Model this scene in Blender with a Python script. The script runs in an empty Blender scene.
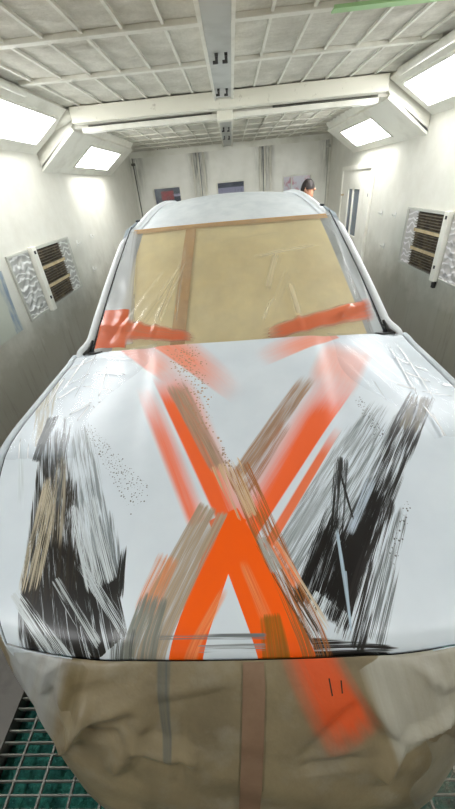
import bpy, bmesh, math, random
from mathutils import Vector, Matrix
random.seed(4)
scn = bpy.context.scene
col = scn.collection
PI = math.pi
LAMP = 17.0
LAMP_FAR = 35.0
EXPO = 0.0
CX=-0.03
def hood_z(x,y):   # car coords (x from car centre, y world)
    t=min(max((y-.36)/1.37,0),1.05)
    z=.955+.262*t**.82
    e=-.03+.055*min(max((y-.36)/.7,0),1)-.10*max(0,min(1,(y-1.0)/.75))
    a=abs(x)
    z+=e*(a/.95)**2.2
    # raised centre between two soft creases
    k=.33+.12*t
    z+=.012*(1-1/(1+math.exp(-(a-k)/.018)))
    # lip rounds down
    d=(y-(.36+.05*min(a/.66,1.3)**3))
    if d<.05: z-=.022*(1-max(d,0)/.05)**2
    return z
def ws_z(x,y):
    # windscreen plane with bulge
    yb=1.75+.10*(x/.84)**2; yt=2.46+.06*(x/.645)**2
    v=(y-yb)/(yt-yb)
    return 1.195+.545*v+.05*v*(1-v)*1.2-.012*(x/.7)**2
def paper_y(x,z):
    a=abs(x)
    t=min(max((.95-z)/.62,0),1)
    top=.36+.05*min(a/.66,1.3)**3+ (0 if a<.62 else .6*(a-.62))
    bot=.15+.20*(a/.67)**4 if a<.67 else .35+.7*(a-.67)
    s=1-(1-t)**2.0
    return top*(1-s)+bot*s-.012
HOOD_STROKES = [
    ('#858e92', -0.7036, 1.208, 0.4023, -0.9155, 0.7937, 0.0542, 0.0618, 0.0254, 0.0254, 0.2, 0.05, 0.5, 4.5, 0.5, 560.0),
    ('#6f777a', -0.4689, 0.7775, 0.3226, -0.9465, 0.2897, 0.0331, 0.0377, 0.0109, 0.0163, 0.3, 0.05, 0.5, 4.5, 0.5, 560.0),
    ('#1a1713', -0.8015, 1.1803, 0.3661, -0.9306, 0.8294, 0.0461, 0.1296, 0.0468, 0.0117, 0.12, 0.03, 0.66, 3.4, 0.5, 560.0),
    ('#15120f', -0.6496, 0.7357, 0.4295, -0.9031, 0.3164, 0.0376, 0.1268, 0.0431, 0.0135, 0.2, 0.1, 0.72, 3.0, 0.5, 560.0),
    ('#110f0d', -0.5811, 0.6751, 0.4365, -0.8997, 0.3582, 0.1482, 0.1333, 0.0271, 0.0108, 0.55, 0.01, 1.0, 3.0, 0.4, 560.0),
    ('#2b241b', -0.6772, 0.927, 0.2619, -0.9651, 0.4561, 0.0681, 0.0974, 0.0241, 0.018, 0.35, 0.1, 0.58, 4.4, 0.5, 560.0),
    ('#b9af98', -0.7049, 0.9358, 0.1645, -0.9864, 0.4375, 0.0417, 0.0399, 0.0237, 0.0169, 0.25, 0.15, 0.58, 5.0, 0.5, 560.0),  # beige reflection on the dark area, put into the colour as a stroke
    ('#9c9482', -0.726, 1.0797, 0.2852, -0.9585, 0.4934, 0.0284, 0.034, 0.0242, 0.0173, 0.2, 0.3, 0.42, 4.5, 0.6, 560.0),
    ('#b0a994', -1.003, 1.5894, 0.332, -0.9433, 0.589, 0.0746, 0.0361, 0.0304, 0.0253, 0.2, 0.1, 0.55, 4.0, 0.5, 560.0),
    ('#15130f', -0.8348, 1.253, 0.1475, -0.9891, 0.2951, 0.0269, 0.0205, 0.0078, 0.0059, 0.12, 0.1, 1.0, 3.2, 0.45, 560.0),
    ('#4f5254', -0.7703, 1.2632, 0.2476, -0.9689, 0.5451, 0.0325, 0.0203, 0.0163, 0.0163, 0.2, 0.2, 0.5, 4.0, 0.5, 560.0),
    ('#15130f', -0.3747, 0.6563, 0.0674, -0.9977, 0.1782, 0.0109, 0.0224, 0.003, 0.0127, 0.4, 0.3, 0.9, 3.0, 0.5, 560.0),
    ('#c6ced1', -0.6853, 0.5265, 0.7719, -0.6357, 0.2686, 0.0159, 0.0365, 0.0147, 0.0092, 0.05, 0.01, 0.56, 5.0, 0.4, 560.0),
    ('#c3cbce', -0.5625, 0.8083, 0.4672, -0.8841, 0.3289, 0.0564, 0.0508, 0.0104, 0.0209, 0.1, 0.12, 0.62, 4.6, 0.5, 560.0),
    ('#aab1b3', -0.5706, 0.5574, 0.7137, -0.7004, 0.2487, 0.0138, 0.0226, 0.0077, 0.0077, 0.1, 0.1, 0.48, 5.0, 0.4, 560.0),
    ('#b8c0c4', -0.5043, 0.6034, 0.6821, -0.7313, 0.2927, 0.0226, 0.0246, 0.0089, 0.0089, 0.1, 0.1, 0.36, 5.0, 0.4, 560.0),
    ('#d3dde2', -0.951, 1.1899, 0.4029, -0.9152, 0.4913, 0.0126, 0.0161, 0.0072, 0.0072, 0.2, 0.2, 0.6, 2.0, 0.6, 560.0),
    ('#868e91', 0.6556, 1.2176, -0.6154, -0.7882, 0.8909, 0.0794, 0.0922, 0.0284, 0.0284, 0.25, 0.1, 0.5, 4.6, 0.5, 560.0),
    ('#a6aeb2', 0.4879, 1.1024, -0.5899, -0.8075, 0.6701, 0.0494, 0.0398, 0.0239, 0.0239, 0.25, 0.1, 0.5, 4.2, 0.6, 560.0),
    ('#1c1916', 0.8127, 1.2661, -0.5893, -0.8079, 0.9281, 0.0577, 0.0549, 0.0178, 0.0118, 0.14, 0.06, 0.74, 3.6, 0.45, 560.0),
    ('#6b6353', 0.7825, 1.2346, -0.5427, -0.84, 0.2628, 0.0523, 0.0442, 0.0176, 0.0176, 0.15, 0.2, 0.6, 3.0, 0.6, 560.0),
    ('#15130f', 0.3749, 0.936, -0.298, -0.9546, 0.313, 0.0273, 0.0294, 0.0089, 0.0149, 0.15, 0.1, 0.66, 3.6, 0.45, 560.0),
    ('#120f0e', 0.3655, 0.7464, -0.4914, -0.8709, 0.3664, 0.0874, 0.0806, 0.0164, 0.0188, 0.5, 0.08, 1.0, 3.2, 0.4, 560.0),
    ('#120f0e', 0.4687, 0.8013, -0.5604, -0.8282, 0.4211, 0.025, 0.0414, 0.009, 0.0072, 0.12, 0.08, 0.85, 2.8, 0.4, 560.0),
    ('#24201f', 0.4991, 0.7771, -0.5194, -0.8545, 0.471, 0.0281, 0.0476, 0.0246, 0.0102, 0.2, 0.03, 0.52, 5.0, 0.4, 560.0),
    ('#6d7375', 0.5305, 0.7505, -0.5104, -0.86, 0.4304, 0.0193, 0.0423, 0.0215, 0.0129, 0.3, 0.05, 0.36, 5.0, 0.5, 560.0),
    ('#cfd8dc', 0.2323, 0.4686, -0.5889, -0.8082, 0.114, 0.06, 0.0564, 0.0098, 0.0098, 0.08, 0.06, 0.5, 5.4, 0.35, 560.0),
    ('#141210', 0.1618, 0.371, 1.0, 0.0083, 0.2374, 0.024, 0.009, 0.0062, 0.0046, 0.03, 0.25, 0.95, 2.6, 0.4, 560.0),
    ('#b4c2cf', 0.4648, 0.8548, -0.5561, -0.8311, 0.2662, 0.0197, 0.0159, 0.0073, 0.0073, 0.3, 0.2, 0.75, 2.8, 0.7, 560.0),
    ('#141210', 0.3476, 0.885, -0.002, -1.0, 0.2033, 0.0058, 0.0042, 0.0026, 0.0026, 0.1, 0.1, 0.9, 2.5, 0.35, 560.0),
    ('#a9bccb', 0.2908, 0.6751, -0.0863, -0.9963, 0.1573, 0.0063, 0.007, 0.0043, 0.0043, 0.3, 0.05, 1.1, 2.0, 0.6, 560.0),
    ('#a9bccb', 0.2822, 0.5437, -0.1216, -0.9926, 0.1473, 0.0084, 0.0031, 0.0027, 0.0027, 0.05, 0.1, 1.2, 1.2, 0.35, 560.0),
    ('#f6885e', -0.6075, 1.8944, 0.6013, -0.799, 0.5837, 0.1174, 0.0896, 0.1595, 0.0141, 0.01, 0.35, 0.75, 0.3, 1.0, 500.0),
    ('#f6885e', -0.406, 1.8838, 0.5925, -0.8056, 0.8227, 0.1284, 0.0839, 0.1535, 0.0135, 0.01, 0.6, 0.85, 0.3, 1.0, 500.0),
    ('#f6885e', 0.5252, 1.8314, -0.8474, -0.531, 0.5624, 0.0974, 0.1007, 0.0141, 0.1406, 0.01, 0.6, 0.8, 0.3, 1.0, 500.0),
    ('#f09a80', 0.6216, 1.71, -0.4643, -0.8857, 0.5704, 0.1489, 0.1218, 0.0543, 0.0699, 0.3, 0.5, 0.75, 0.3, 1.0, 500.0),
    ('#f8764a', -0.4789, 1.4861, 0.3975, -0.9176, 0.869, 0.0601, 0.0451, 0.06, 0.0263, 0.6, 0.02, 0.9, 0.3, 1.0, 500.0),
    ('#fa6a30', -0.3503, 1.5661, 0.3654, -0.9309, 0.9593, 0.1108, 0.0676, 0.1187, 0.0119, 0.4, 0.02, 1.1, 0.3, 1.0, 500.0),
    ('#fa6a34', 0.5024, 1.4518, -0.554, -0.8325, 0.9675, 0.1092, 0.0663, 0.0076, 0.1338, 0.45, 0.02, 1.15, 0.3, 1.0, 500.0),
    ('#f27c52', 0.4206, 1.0997, -0.5823, -0.813, 0.6134, 0.0185, 0.0175, 0.0064, 0.0085, 0.4, 0.03, 1.05, 0.4, 1.0, 500.0),
    ('#a88d76', -0.3047, 1.4259, 0.3959, -0.9183, 0.6067, 0.0539, 0.0369, 0.0198, 0.0119, 0.2, 0.1, 0.85, 1.6, 0.9, 560.0),
    ('#a4836a', 0.3566, 1.4159, -0.5445, -0.8388, 0.6893, 0.0445, 0.0372, 0.0148, 0.0148, 0.25, 0.1, 0.85, 1.8, 0.9, 560.0),
    ('#a8704c', 0.2125, 1.1255, -0.5288, -0.8487, 0.408, 0.0312, 0.0298, 0.0135, 0.0135, 0.2, 0.1, 0.55, 1.8, 0.8, 560.0),
    ('#ff620c', -0.0271, 0.7238, -0.3402, -0.9403, 0.4122, 0.0506, 0.043, 0.0056, 0.0042, 0.05, 0.01, 1.5, 0.3, 0.35, 560.0),
    ('#ff620c', -0.0636, 0.7287, 0.4005, -0.9163, 0.4313, 0.0525, 0.0694, 0.0038, 0.0051, 0.05, 0.01, 1.5, 0.3, 0.35, 560.0),
    ('#f29660', -0.049, 0.5125, -0.5368, -0.8437, 0.1945, 0.0154, 0.0196, 0.0096, 0.0072, 0.2, 0.01, 0.6, 1.0, 1.0, 560.0),
    ('#f28e58', -0.007, 0.5837, 0.3815, -0.9244, 0.1805, 0.0157, 0.0228, 0.0108, 0.0108, 0.2, 0.2, 0.55, 1.0, 1.0, 560.0),
    ('#9c6218', 0.0625, 0.4494, 0.1063, -0.9943, 0.1181, 0.031, 0.0409, 0.0099, 0.0099, 0.15, 0.01, 0.75, 1.6, 0.6, 560.0),
    ('#ab9983', -0.0869, 0.7526, -0.4335, -0.9011, 0.4392, 0.0548, 0.0592, 0.0055, 0.0055, 0.06, 0.01, 0.85, 2.2, 0.8, 560.0),
    ('#d98e60', -0.2162, 0.6103, -0.3591, -0.9333, 0.1836, 0.0439, 0.039, 0.0182, 0.0152, 0.2, 0.2, 0.62, 2.6, 0.7, 560.0),
    ('#7f827a', -0.2443, 0.505, -0.2483, -0.9687, 0.1531, 0.0459, 0.0526, 0.0164, 0.0137, 0.25, 0.01, 0.72, 3.4, 0.6, 560.0),
    ('#5c5f5a', -0.3224, 0.4303, -0.1134, -0.9936, 0.0722, 0.0402, 0.0443, 0.0169, 0.0225, 0.3, 0.01, 0.5, 4.0, 0.6, 560.0),
    ('#a2632f', -0.0168, 0.9219, 0.324, -0.9461, 0.6079, 0.0504, 0.0387, 0.0122, 0.0092, 0.08, 0.01, 0.52, 4.6, 0.45, 560.0),
    ('#4a3826', 0.0412, 0.6431, 0.4678, -0.8838, 0.2982, 0.0207, 0.0202, 0.0107, 0.008, 0.15, 0.1, 0.42, 5.0, 0.4, 560.0),
    ('#cdb08a', -0.0611, 0.9335, 0.3417, -0.9398, 0.2544, 0.0642, 0.0357, 0.014, 0.014, 0.15, 0.15, 0.5, 4.6, 0.5, 560.0),
    ('#a8a79f', 0.0536, 0.6456, 0.3872, -0.922, 0.1146, 0.0166, 0.023, 0.0073, 0.0058, 0.1, 0.12, 0.8, 2.4, 0.5, 560.0),
    ('#ee8450', 0.0918, 0.6306, 0.4135, -0.9105, 0.1453, 0.0172, 0.0214, 0.0086, 0.0058, 0.1, 0.15, 0.7, 2.6, 0.6, 560.0),
    ('#c9b79c', 0.0925, 0.638, 0.4546, -0.8907, 0.2755, 0.0112, 0.0099, 0.0054, 0.0054, 0.1, 0.2, 0.36, 5.0, 0.4, 560.0),
    ('#6f7577', -0.2355, 0.3993, 0.9999, -0.0107, 0.2902, 0.0076, 0.0084, 0.0056, 0.0056, 0.05, 0.05, 0.62, 2.4, 0.7, 560.0),  # grey reflection along the curved front lip, painted as a thin stroke
    ('#8b9092', -0.1307, 0.3761, 1.0, -0.0063, 0.1832, 0.0097, 0.0112, 0.0048, 0.0048, 0.1, 0.1, 0.42, 4.0, 0.6, 560.0),  # same painted lip reflection, fainter and nearer the edge
]
HOOD_SPECKS = [
    ('#b48a68', -0.2921, 1.75, 0.2408, -0.9706, 0.7809, 0.122, 0.0612, 0.016, 0.26),
    ('#3a342e', -0.6623, 1.1659, 0.6429, -0.7659, 0.5301, 0.0293, 0.0588, 0.01, 0.2),
    ('#2a2624', 0.5167, 1.2564, 0.0839, -0.9965, 0.2878, 0.0274, 0.03, 0.01, 0.22),
    ('#2a2624', 0.5429, 0.7499, -0.5385, -0.8426, 0.2435, 0.0135, 0.0188, 0.012, 0.2),
    ('#9d7f68', -0.0734, 1.0048, 0.2794, -0.9602, 0.1212, 0.0219, 0.0239, 0.012, 0.32),
]
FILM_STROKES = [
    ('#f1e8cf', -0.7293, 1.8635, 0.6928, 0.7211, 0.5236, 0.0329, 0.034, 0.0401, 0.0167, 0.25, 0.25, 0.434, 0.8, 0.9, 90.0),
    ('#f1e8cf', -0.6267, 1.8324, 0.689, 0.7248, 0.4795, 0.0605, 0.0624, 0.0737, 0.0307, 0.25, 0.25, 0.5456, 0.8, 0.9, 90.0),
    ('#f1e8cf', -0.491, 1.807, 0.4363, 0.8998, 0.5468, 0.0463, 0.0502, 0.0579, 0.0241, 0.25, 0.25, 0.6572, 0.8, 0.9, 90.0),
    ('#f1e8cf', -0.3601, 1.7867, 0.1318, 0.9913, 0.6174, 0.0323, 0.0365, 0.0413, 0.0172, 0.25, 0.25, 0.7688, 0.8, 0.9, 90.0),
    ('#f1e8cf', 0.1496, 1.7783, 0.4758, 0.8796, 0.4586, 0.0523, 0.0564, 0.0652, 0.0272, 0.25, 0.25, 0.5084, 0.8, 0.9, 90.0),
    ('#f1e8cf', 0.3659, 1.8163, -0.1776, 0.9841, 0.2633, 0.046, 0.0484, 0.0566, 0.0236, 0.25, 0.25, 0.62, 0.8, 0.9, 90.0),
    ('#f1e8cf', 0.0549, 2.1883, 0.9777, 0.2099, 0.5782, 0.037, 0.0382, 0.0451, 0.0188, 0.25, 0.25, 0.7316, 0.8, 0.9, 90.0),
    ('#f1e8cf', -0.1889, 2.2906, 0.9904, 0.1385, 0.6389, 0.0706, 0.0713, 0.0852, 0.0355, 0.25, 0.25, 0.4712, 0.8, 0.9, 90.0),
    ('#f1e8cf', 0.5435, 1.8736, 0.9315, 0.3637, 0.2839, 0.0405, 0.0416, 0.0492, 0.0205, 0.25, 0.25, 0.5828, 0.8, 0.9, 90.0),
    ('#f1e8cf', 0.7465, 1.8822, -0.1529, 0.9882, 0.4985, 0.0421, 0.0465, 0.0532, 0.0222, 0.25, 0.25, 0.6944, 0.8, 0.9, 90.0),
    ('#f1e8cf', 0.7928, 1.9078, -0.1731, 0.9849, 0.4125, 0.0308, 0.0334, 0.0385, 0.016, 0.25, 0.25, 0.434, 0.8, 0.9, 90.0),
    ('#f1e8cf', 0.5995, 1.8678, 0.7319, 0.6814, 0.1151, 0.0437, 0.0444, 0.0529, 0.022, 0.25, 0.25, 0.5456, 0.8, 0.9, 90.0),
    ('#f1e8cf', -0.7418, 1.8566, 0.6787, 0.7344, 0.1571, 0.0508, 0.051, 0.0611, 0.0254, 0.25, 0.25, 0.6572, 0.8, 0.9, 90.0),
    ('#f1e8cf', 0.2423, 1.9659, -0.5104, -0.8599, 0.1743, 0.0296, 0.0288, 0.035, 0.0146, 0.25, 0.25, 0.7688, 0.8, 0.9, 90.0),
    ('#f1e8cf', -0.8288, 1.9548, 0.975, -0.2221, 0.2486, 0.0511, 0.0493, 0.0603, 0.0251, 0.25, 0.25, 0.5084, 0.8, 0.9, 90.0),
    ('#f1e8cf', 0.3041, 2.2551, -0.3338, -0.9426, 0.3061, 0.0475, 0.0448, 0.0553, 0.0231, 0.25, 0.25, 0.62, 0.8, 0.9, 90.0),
    ('#d6d9da', -0.68, 2.5045, -0.0662, -0.9978, 0.6842, 0.1179, 0.1896, 0.1229, 0.0137, 0.01, 0.01, 1.25, 1.0, 0.8, 60.0),
    ('#d8dee0', 0.6958, 2.4709, 0.2596, -0.9657, 0.6567, 0.1059, 0.1494, 0.0127, 0.089, 0.01, 0.01, 1.25, 1.0, 0.8, 60.0),
    ('#f07850', -0.718, 2.0193, -0.1899, -0.9818, 0.1959, 0.1223, 0.147, 0.0538, 0.0269, 0.03, 0.01, 1.15, 0.6, 0.6, 90.0),
    ('#f07c56', -0.8685, 1.9481, 0.9704, -0.2416, 0.7199, 0.0842, 0.044, 0.0444, 0.0395, 0.05, 0.2, 0.95, 0.6, 0.8, 90.0),
    ('#f07c56', 0.824, 1.9438, -0.9682, -0.2502, 0.7791, 0.0718, 0.0539, 0.0443, 0.0443, 0.12, 0.3, 0.95, 0.6, 0.8, 90.0),
]
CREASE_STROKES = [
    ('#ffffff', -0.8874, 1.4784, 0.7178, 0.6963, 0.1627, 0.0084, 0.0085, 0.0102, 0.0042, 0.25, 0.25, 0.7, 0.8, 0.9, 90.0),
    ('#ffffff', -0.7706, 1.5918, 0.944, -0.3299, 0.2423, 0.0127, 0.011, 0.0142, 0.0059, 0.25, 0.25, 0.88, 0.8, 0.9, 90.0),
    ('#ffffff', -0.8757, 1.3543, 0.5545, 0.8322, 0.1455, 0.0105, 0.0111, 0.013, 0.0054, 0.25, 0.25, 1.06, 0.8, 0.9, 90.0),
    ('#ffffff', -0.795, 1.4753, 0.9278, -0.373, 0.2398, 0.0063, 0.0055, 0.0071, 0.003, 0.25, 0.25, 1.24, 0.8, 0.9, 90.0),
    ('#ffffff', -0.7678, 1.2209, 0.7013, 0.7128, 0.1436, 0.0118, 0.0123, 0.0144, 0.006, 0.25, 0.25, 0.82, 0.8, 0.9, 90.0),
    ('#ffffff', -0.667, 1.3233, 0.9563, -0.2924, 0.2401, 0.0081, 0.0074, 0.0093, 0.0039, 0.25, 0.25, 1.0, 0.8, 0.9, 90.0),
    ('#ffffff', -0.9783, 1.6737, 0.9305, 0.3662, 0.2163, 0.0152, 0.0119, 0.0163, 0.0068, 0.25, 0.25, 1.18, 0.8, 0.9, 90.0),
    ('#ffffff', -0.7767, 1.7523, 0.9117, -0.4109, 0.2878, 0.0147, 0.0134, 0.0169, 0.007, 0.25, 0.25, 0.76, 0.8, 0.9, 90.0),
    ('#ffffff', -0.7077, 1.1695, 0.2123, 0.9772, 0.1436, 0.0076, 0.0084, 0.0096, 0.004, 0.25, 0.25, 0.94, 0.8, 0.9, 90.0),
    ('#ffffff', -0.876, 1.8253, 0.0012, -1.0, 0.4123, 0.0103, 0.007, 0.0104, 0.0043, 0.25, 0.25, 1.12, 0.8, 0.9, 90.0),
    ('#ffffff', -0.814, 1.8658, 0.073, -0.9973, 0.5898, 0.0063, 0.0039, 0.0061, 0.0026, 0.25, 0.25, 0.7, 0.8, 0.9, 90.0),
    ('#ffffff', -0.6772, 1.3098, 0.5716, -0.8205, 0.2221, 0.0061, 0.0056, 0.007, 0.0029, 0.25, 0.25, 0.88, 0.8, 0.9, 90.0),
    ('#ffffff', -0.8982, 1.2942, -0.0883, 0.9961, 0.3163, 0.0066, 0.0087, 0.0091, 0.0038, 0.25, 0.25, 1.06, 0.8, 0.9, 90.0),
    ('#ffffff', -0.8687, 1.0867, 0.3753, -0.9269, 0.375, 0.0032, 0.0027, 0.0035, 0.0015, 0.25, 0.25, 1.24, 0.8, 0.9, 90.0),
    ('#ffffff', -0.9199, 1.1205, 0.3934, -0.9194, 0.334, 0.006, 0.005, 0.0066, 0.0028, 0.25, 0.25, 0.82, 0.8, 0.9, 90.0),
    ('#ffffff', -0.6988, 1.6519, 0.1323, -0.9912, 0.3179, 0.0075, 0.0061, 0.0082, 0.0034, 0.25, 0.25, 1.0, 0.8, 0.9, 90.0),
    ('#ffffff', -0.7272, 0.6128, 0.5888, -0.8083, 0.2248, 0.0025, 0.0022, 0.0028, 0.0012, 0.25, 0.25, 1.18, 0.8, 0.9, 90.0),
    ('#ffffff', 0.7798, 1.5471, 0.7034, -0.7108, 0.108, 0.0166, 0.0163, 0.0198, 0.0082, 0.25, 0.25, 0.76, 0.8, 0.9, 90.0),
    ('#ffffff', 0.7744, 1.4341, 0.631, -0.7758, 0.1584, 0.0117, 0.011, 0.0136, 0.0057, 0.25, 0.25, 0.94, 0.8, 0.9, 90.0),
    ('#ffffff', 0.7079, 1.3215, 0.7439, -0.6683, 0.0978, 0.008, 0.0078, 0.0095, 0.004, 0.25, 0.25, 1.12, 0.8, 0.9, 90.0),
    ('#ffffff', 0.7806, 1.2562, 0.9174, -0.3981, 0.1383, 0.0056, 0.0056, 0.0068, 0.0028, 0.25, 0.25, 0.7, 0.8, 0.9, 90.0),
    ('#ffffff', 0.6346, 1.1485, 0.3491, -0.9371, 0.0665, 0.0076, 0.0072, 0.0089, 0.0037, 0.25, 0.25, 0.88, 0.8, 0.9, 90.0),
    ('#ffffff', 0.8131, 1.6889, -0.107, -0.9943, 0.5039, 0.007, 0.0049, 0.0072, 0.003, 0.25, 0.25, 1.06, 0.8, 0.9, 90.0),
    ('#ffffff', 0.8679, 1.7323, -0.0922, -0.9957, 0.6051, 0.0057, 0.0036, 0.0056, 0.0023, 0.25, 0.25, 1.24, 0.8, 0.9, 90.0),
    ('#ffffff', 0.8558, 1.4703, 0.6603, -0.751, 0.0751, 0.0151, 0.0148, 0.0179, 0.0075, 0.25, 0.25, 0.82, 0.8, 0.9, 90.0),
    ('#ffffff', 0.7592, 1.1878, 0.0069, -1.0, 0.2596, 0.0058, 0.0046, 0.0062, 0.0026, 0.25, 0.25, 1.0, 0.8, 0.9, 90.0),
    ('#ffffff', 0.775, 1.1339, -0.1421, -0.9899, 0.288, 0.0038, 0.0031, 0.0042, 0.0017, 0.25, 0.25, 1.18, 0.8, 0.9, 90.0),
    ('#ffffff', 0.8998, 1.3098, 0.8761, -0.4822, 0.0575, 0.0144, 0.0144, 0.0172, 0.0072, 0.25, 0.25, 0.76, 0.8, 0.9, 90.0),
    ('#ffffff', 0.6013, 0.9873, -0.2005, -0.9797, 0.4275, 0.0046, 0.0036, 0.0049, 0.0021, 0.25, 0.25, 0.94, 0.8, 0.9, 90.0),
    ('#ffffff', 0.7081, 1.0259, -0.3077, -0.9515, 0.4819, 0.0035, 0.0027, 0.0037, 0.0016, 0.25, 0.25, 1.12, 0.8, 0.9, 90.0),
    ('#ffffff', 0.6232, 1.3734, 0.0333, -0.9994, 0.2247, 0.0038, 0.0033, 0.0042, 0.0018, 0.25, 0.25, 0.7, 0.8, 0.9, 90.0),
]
PAPER_STROKES = [
    ('#a3a6a5', -0.5009, 1.0819, -0.3757, -0.9267, 0.6085, 0.1201, 0.1195, 0.0711, 0.0095, 0.01, 0.1, 0.8, 1.0, 0.8, 30.0),
    ('#b3b1a4', 0.3943, 0.9628, 0.2582, -0.9661, 0.2468, 0.1465, 0.1135, 0.0148, 0.0394, 0.01, 0.08, 0.75, 1.0, 0.8, 30.0),
    ('#6b5d3c', -0.4485, 0.9408, -0.3193, -0.9477, 0.1053, 0.0438, 0.0328, 0.0211, 0.0211, 0.03, 0.03, 0.5, 1.0, 1.0, 40.0),
    ('#e05c2c', 0.1271, 0.9926, 0.4847, -0.8747, 0.2945, 0.0759, 0.1096, 0.0666, 0.0888, 0.01, 0.4, 1.15, 0.8, 1.0, 40.0),
    ('#5c5f5a', -0.2154, 0.9556, -0.0056, -1.0, 0.2772, 0.0256, 0.0125, 0.0103, 0.0103, 0.02, 0.3, 0.75, 2.2, 0.7, 90.0),
    ('#2a2018', 0.1971, 0.9162, 0.1486, -0.9889, 0.0348, 0.0024, 0.0024, 0.0014, 0.0014, 0.004, 0.004, 1.3, 0.3, 0.35, 560.0),
    ('#2a2018', 0.2261, 0.9108, 0.0341, -0.9994, 0.0258, 0.0024, 0.0024, 0.0015, 0.0015, 0.004, 0.004, 1.3, 0.3, 0.35, 560.0),
]
WS_FOLDS = [
    (-0.729, 1.863, -0.366, 2.241),
    (-0.626, 1.832, -0.296, 2.179),
    (-0.491, 1.807, -0.252, 2.298),
    (-0.36, 1.787, -0.279, 2.398),
    (0.15, 1.778, 0.368, 2.181),
    (0.366, 1.816, 0.319, 2.075),
    (0.055, 2.188, 0.62, 2.309),
    (-0.189, 2.289, 0.444, 2.377),
    (0.544, 1.873, 0.808, 1.976),
    (0.746, 1.882, 0.67, 2.374),
    (0.793, 1.908, 0.721, 2.314),
    (0.6, 1.867, 0.684, 1.946),
    (-0.741, 1.856, -0.635, 1.971),
    (0.242, 1.966, 0.153, 1.816),
    (-0.829, 1.954, -0.586, 1.899),
    (0.304, 2.255, 0.202, 1.966),
]
HOOD_FOLDS = [
    (-0.887, 1.478, -0.771, 1.592),
    (-0.771, 1.592, -0.542, 1.512),
    (-0.876, 1.354, -0.795, 1.475),
    (-0.795, 1.475, -0.572, 1.386),
    (-0.768, 1.221, -0.667, 1.323),
    (-0.667, 1.323, -0.437, 1.253),
    (-0.978, 1.674, -0.777, 1.753),
    (-0.777, 1.753, -0.514, 1.634),
    (-0.708, 1.169, -0.677, 1.31),
    (-0.876, 1.825, -0.875, 1.413),
    (-0.814, 1.866, -0.771, 1.278),
    (-0.677, 1.31, -0.55, 1.128),
    (-0.898, 1.294, -0.926, 1.609),
    (-0.869, 1.087, -0.728, 0.739),
    (-0.92, 1.121, -0.788, 0.813),
    (-0.699, 1.652, -0.657, 1.337),
    (-0.727, 0.613, -0.595, 0.431),
    (0.78, 1.547, 0.856, 1.47),
    (0.774, 1.434, 0.874, 1.311),
    (0.708, 1.322, 0.781, 1.256),
    (0.781, 1.256, 0.907, 1.201),
    (0.635, 1.148, 0.658, 1.086),
    (0.813, 1.689, 0.759, 1.188),
    (0.868, 1.732, 0.812, 1.13),
    (0.856, 1.47, 0.905, 1.414),
    (0.759, 1.188, 0.761, 0.928),
    (0.775, 1.134, 0.734, 0.849),
    (0.9, 1.31, 0.95, 1.282),
    (0.601, 0.987, 0.516, 0.569),
    (0.708, 1.026, 0.56, 0.567),
    (0.623, 1.373, 0.631, 1.149),
]
PAPER_FOLDS = [
    (-0.456, 0.872, -0.248, 0.943),
    (-0.455, 0.82, -0.251, 0.896),
    (-0.251, 0.896, -0.051, 0.926),
    (-0.473, 0.766, -0.315, 0.786),
    (-0.315, 0.786, -0.138, 0.723),
    (-0.518, 0.964, -0.57, 0.842),
    (-0.494, 0.965, -0.541, 0.824),
    (-0.496, 0.895, -0.485, 0.786),
    (0.255, 0.942, 0.373, 0.766),
    (0.27, 0.865, 0.116, 0.721),
    (0.373, 0.766, 0.517, 0.801),
    (0.373, 0.766, 0.319, 0.657),
    (0.115, 0.691, 0.279, 0.726),
    (-0.556, 0.642, -0.429, 0.857),
    (-0.389, 0.66, -0.253, 0.873),
    (-0.201, 0.621, -0.163, 0.875),
    (0.422, 0.937, 0.462, 0.885),
    (0.462, 0.885, 0.513, 0.882),
    (0.448, 0.944, 0.499, 0.905),
    (-0.412, 0.884, -0.496, 0.733),
]

# ------------------------------------------------------------------ helpers
def lin(hexs):
    h = hexs.lstrip('#')
    out = []
    for i in (0, 2, 4):
        c = int(h[i:i+2], 16)/255
        out.append(c/12.92 if c <= .04045 else ((c+.055)/1.055)**2.4)
    return (*out, 1.0)

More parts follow.
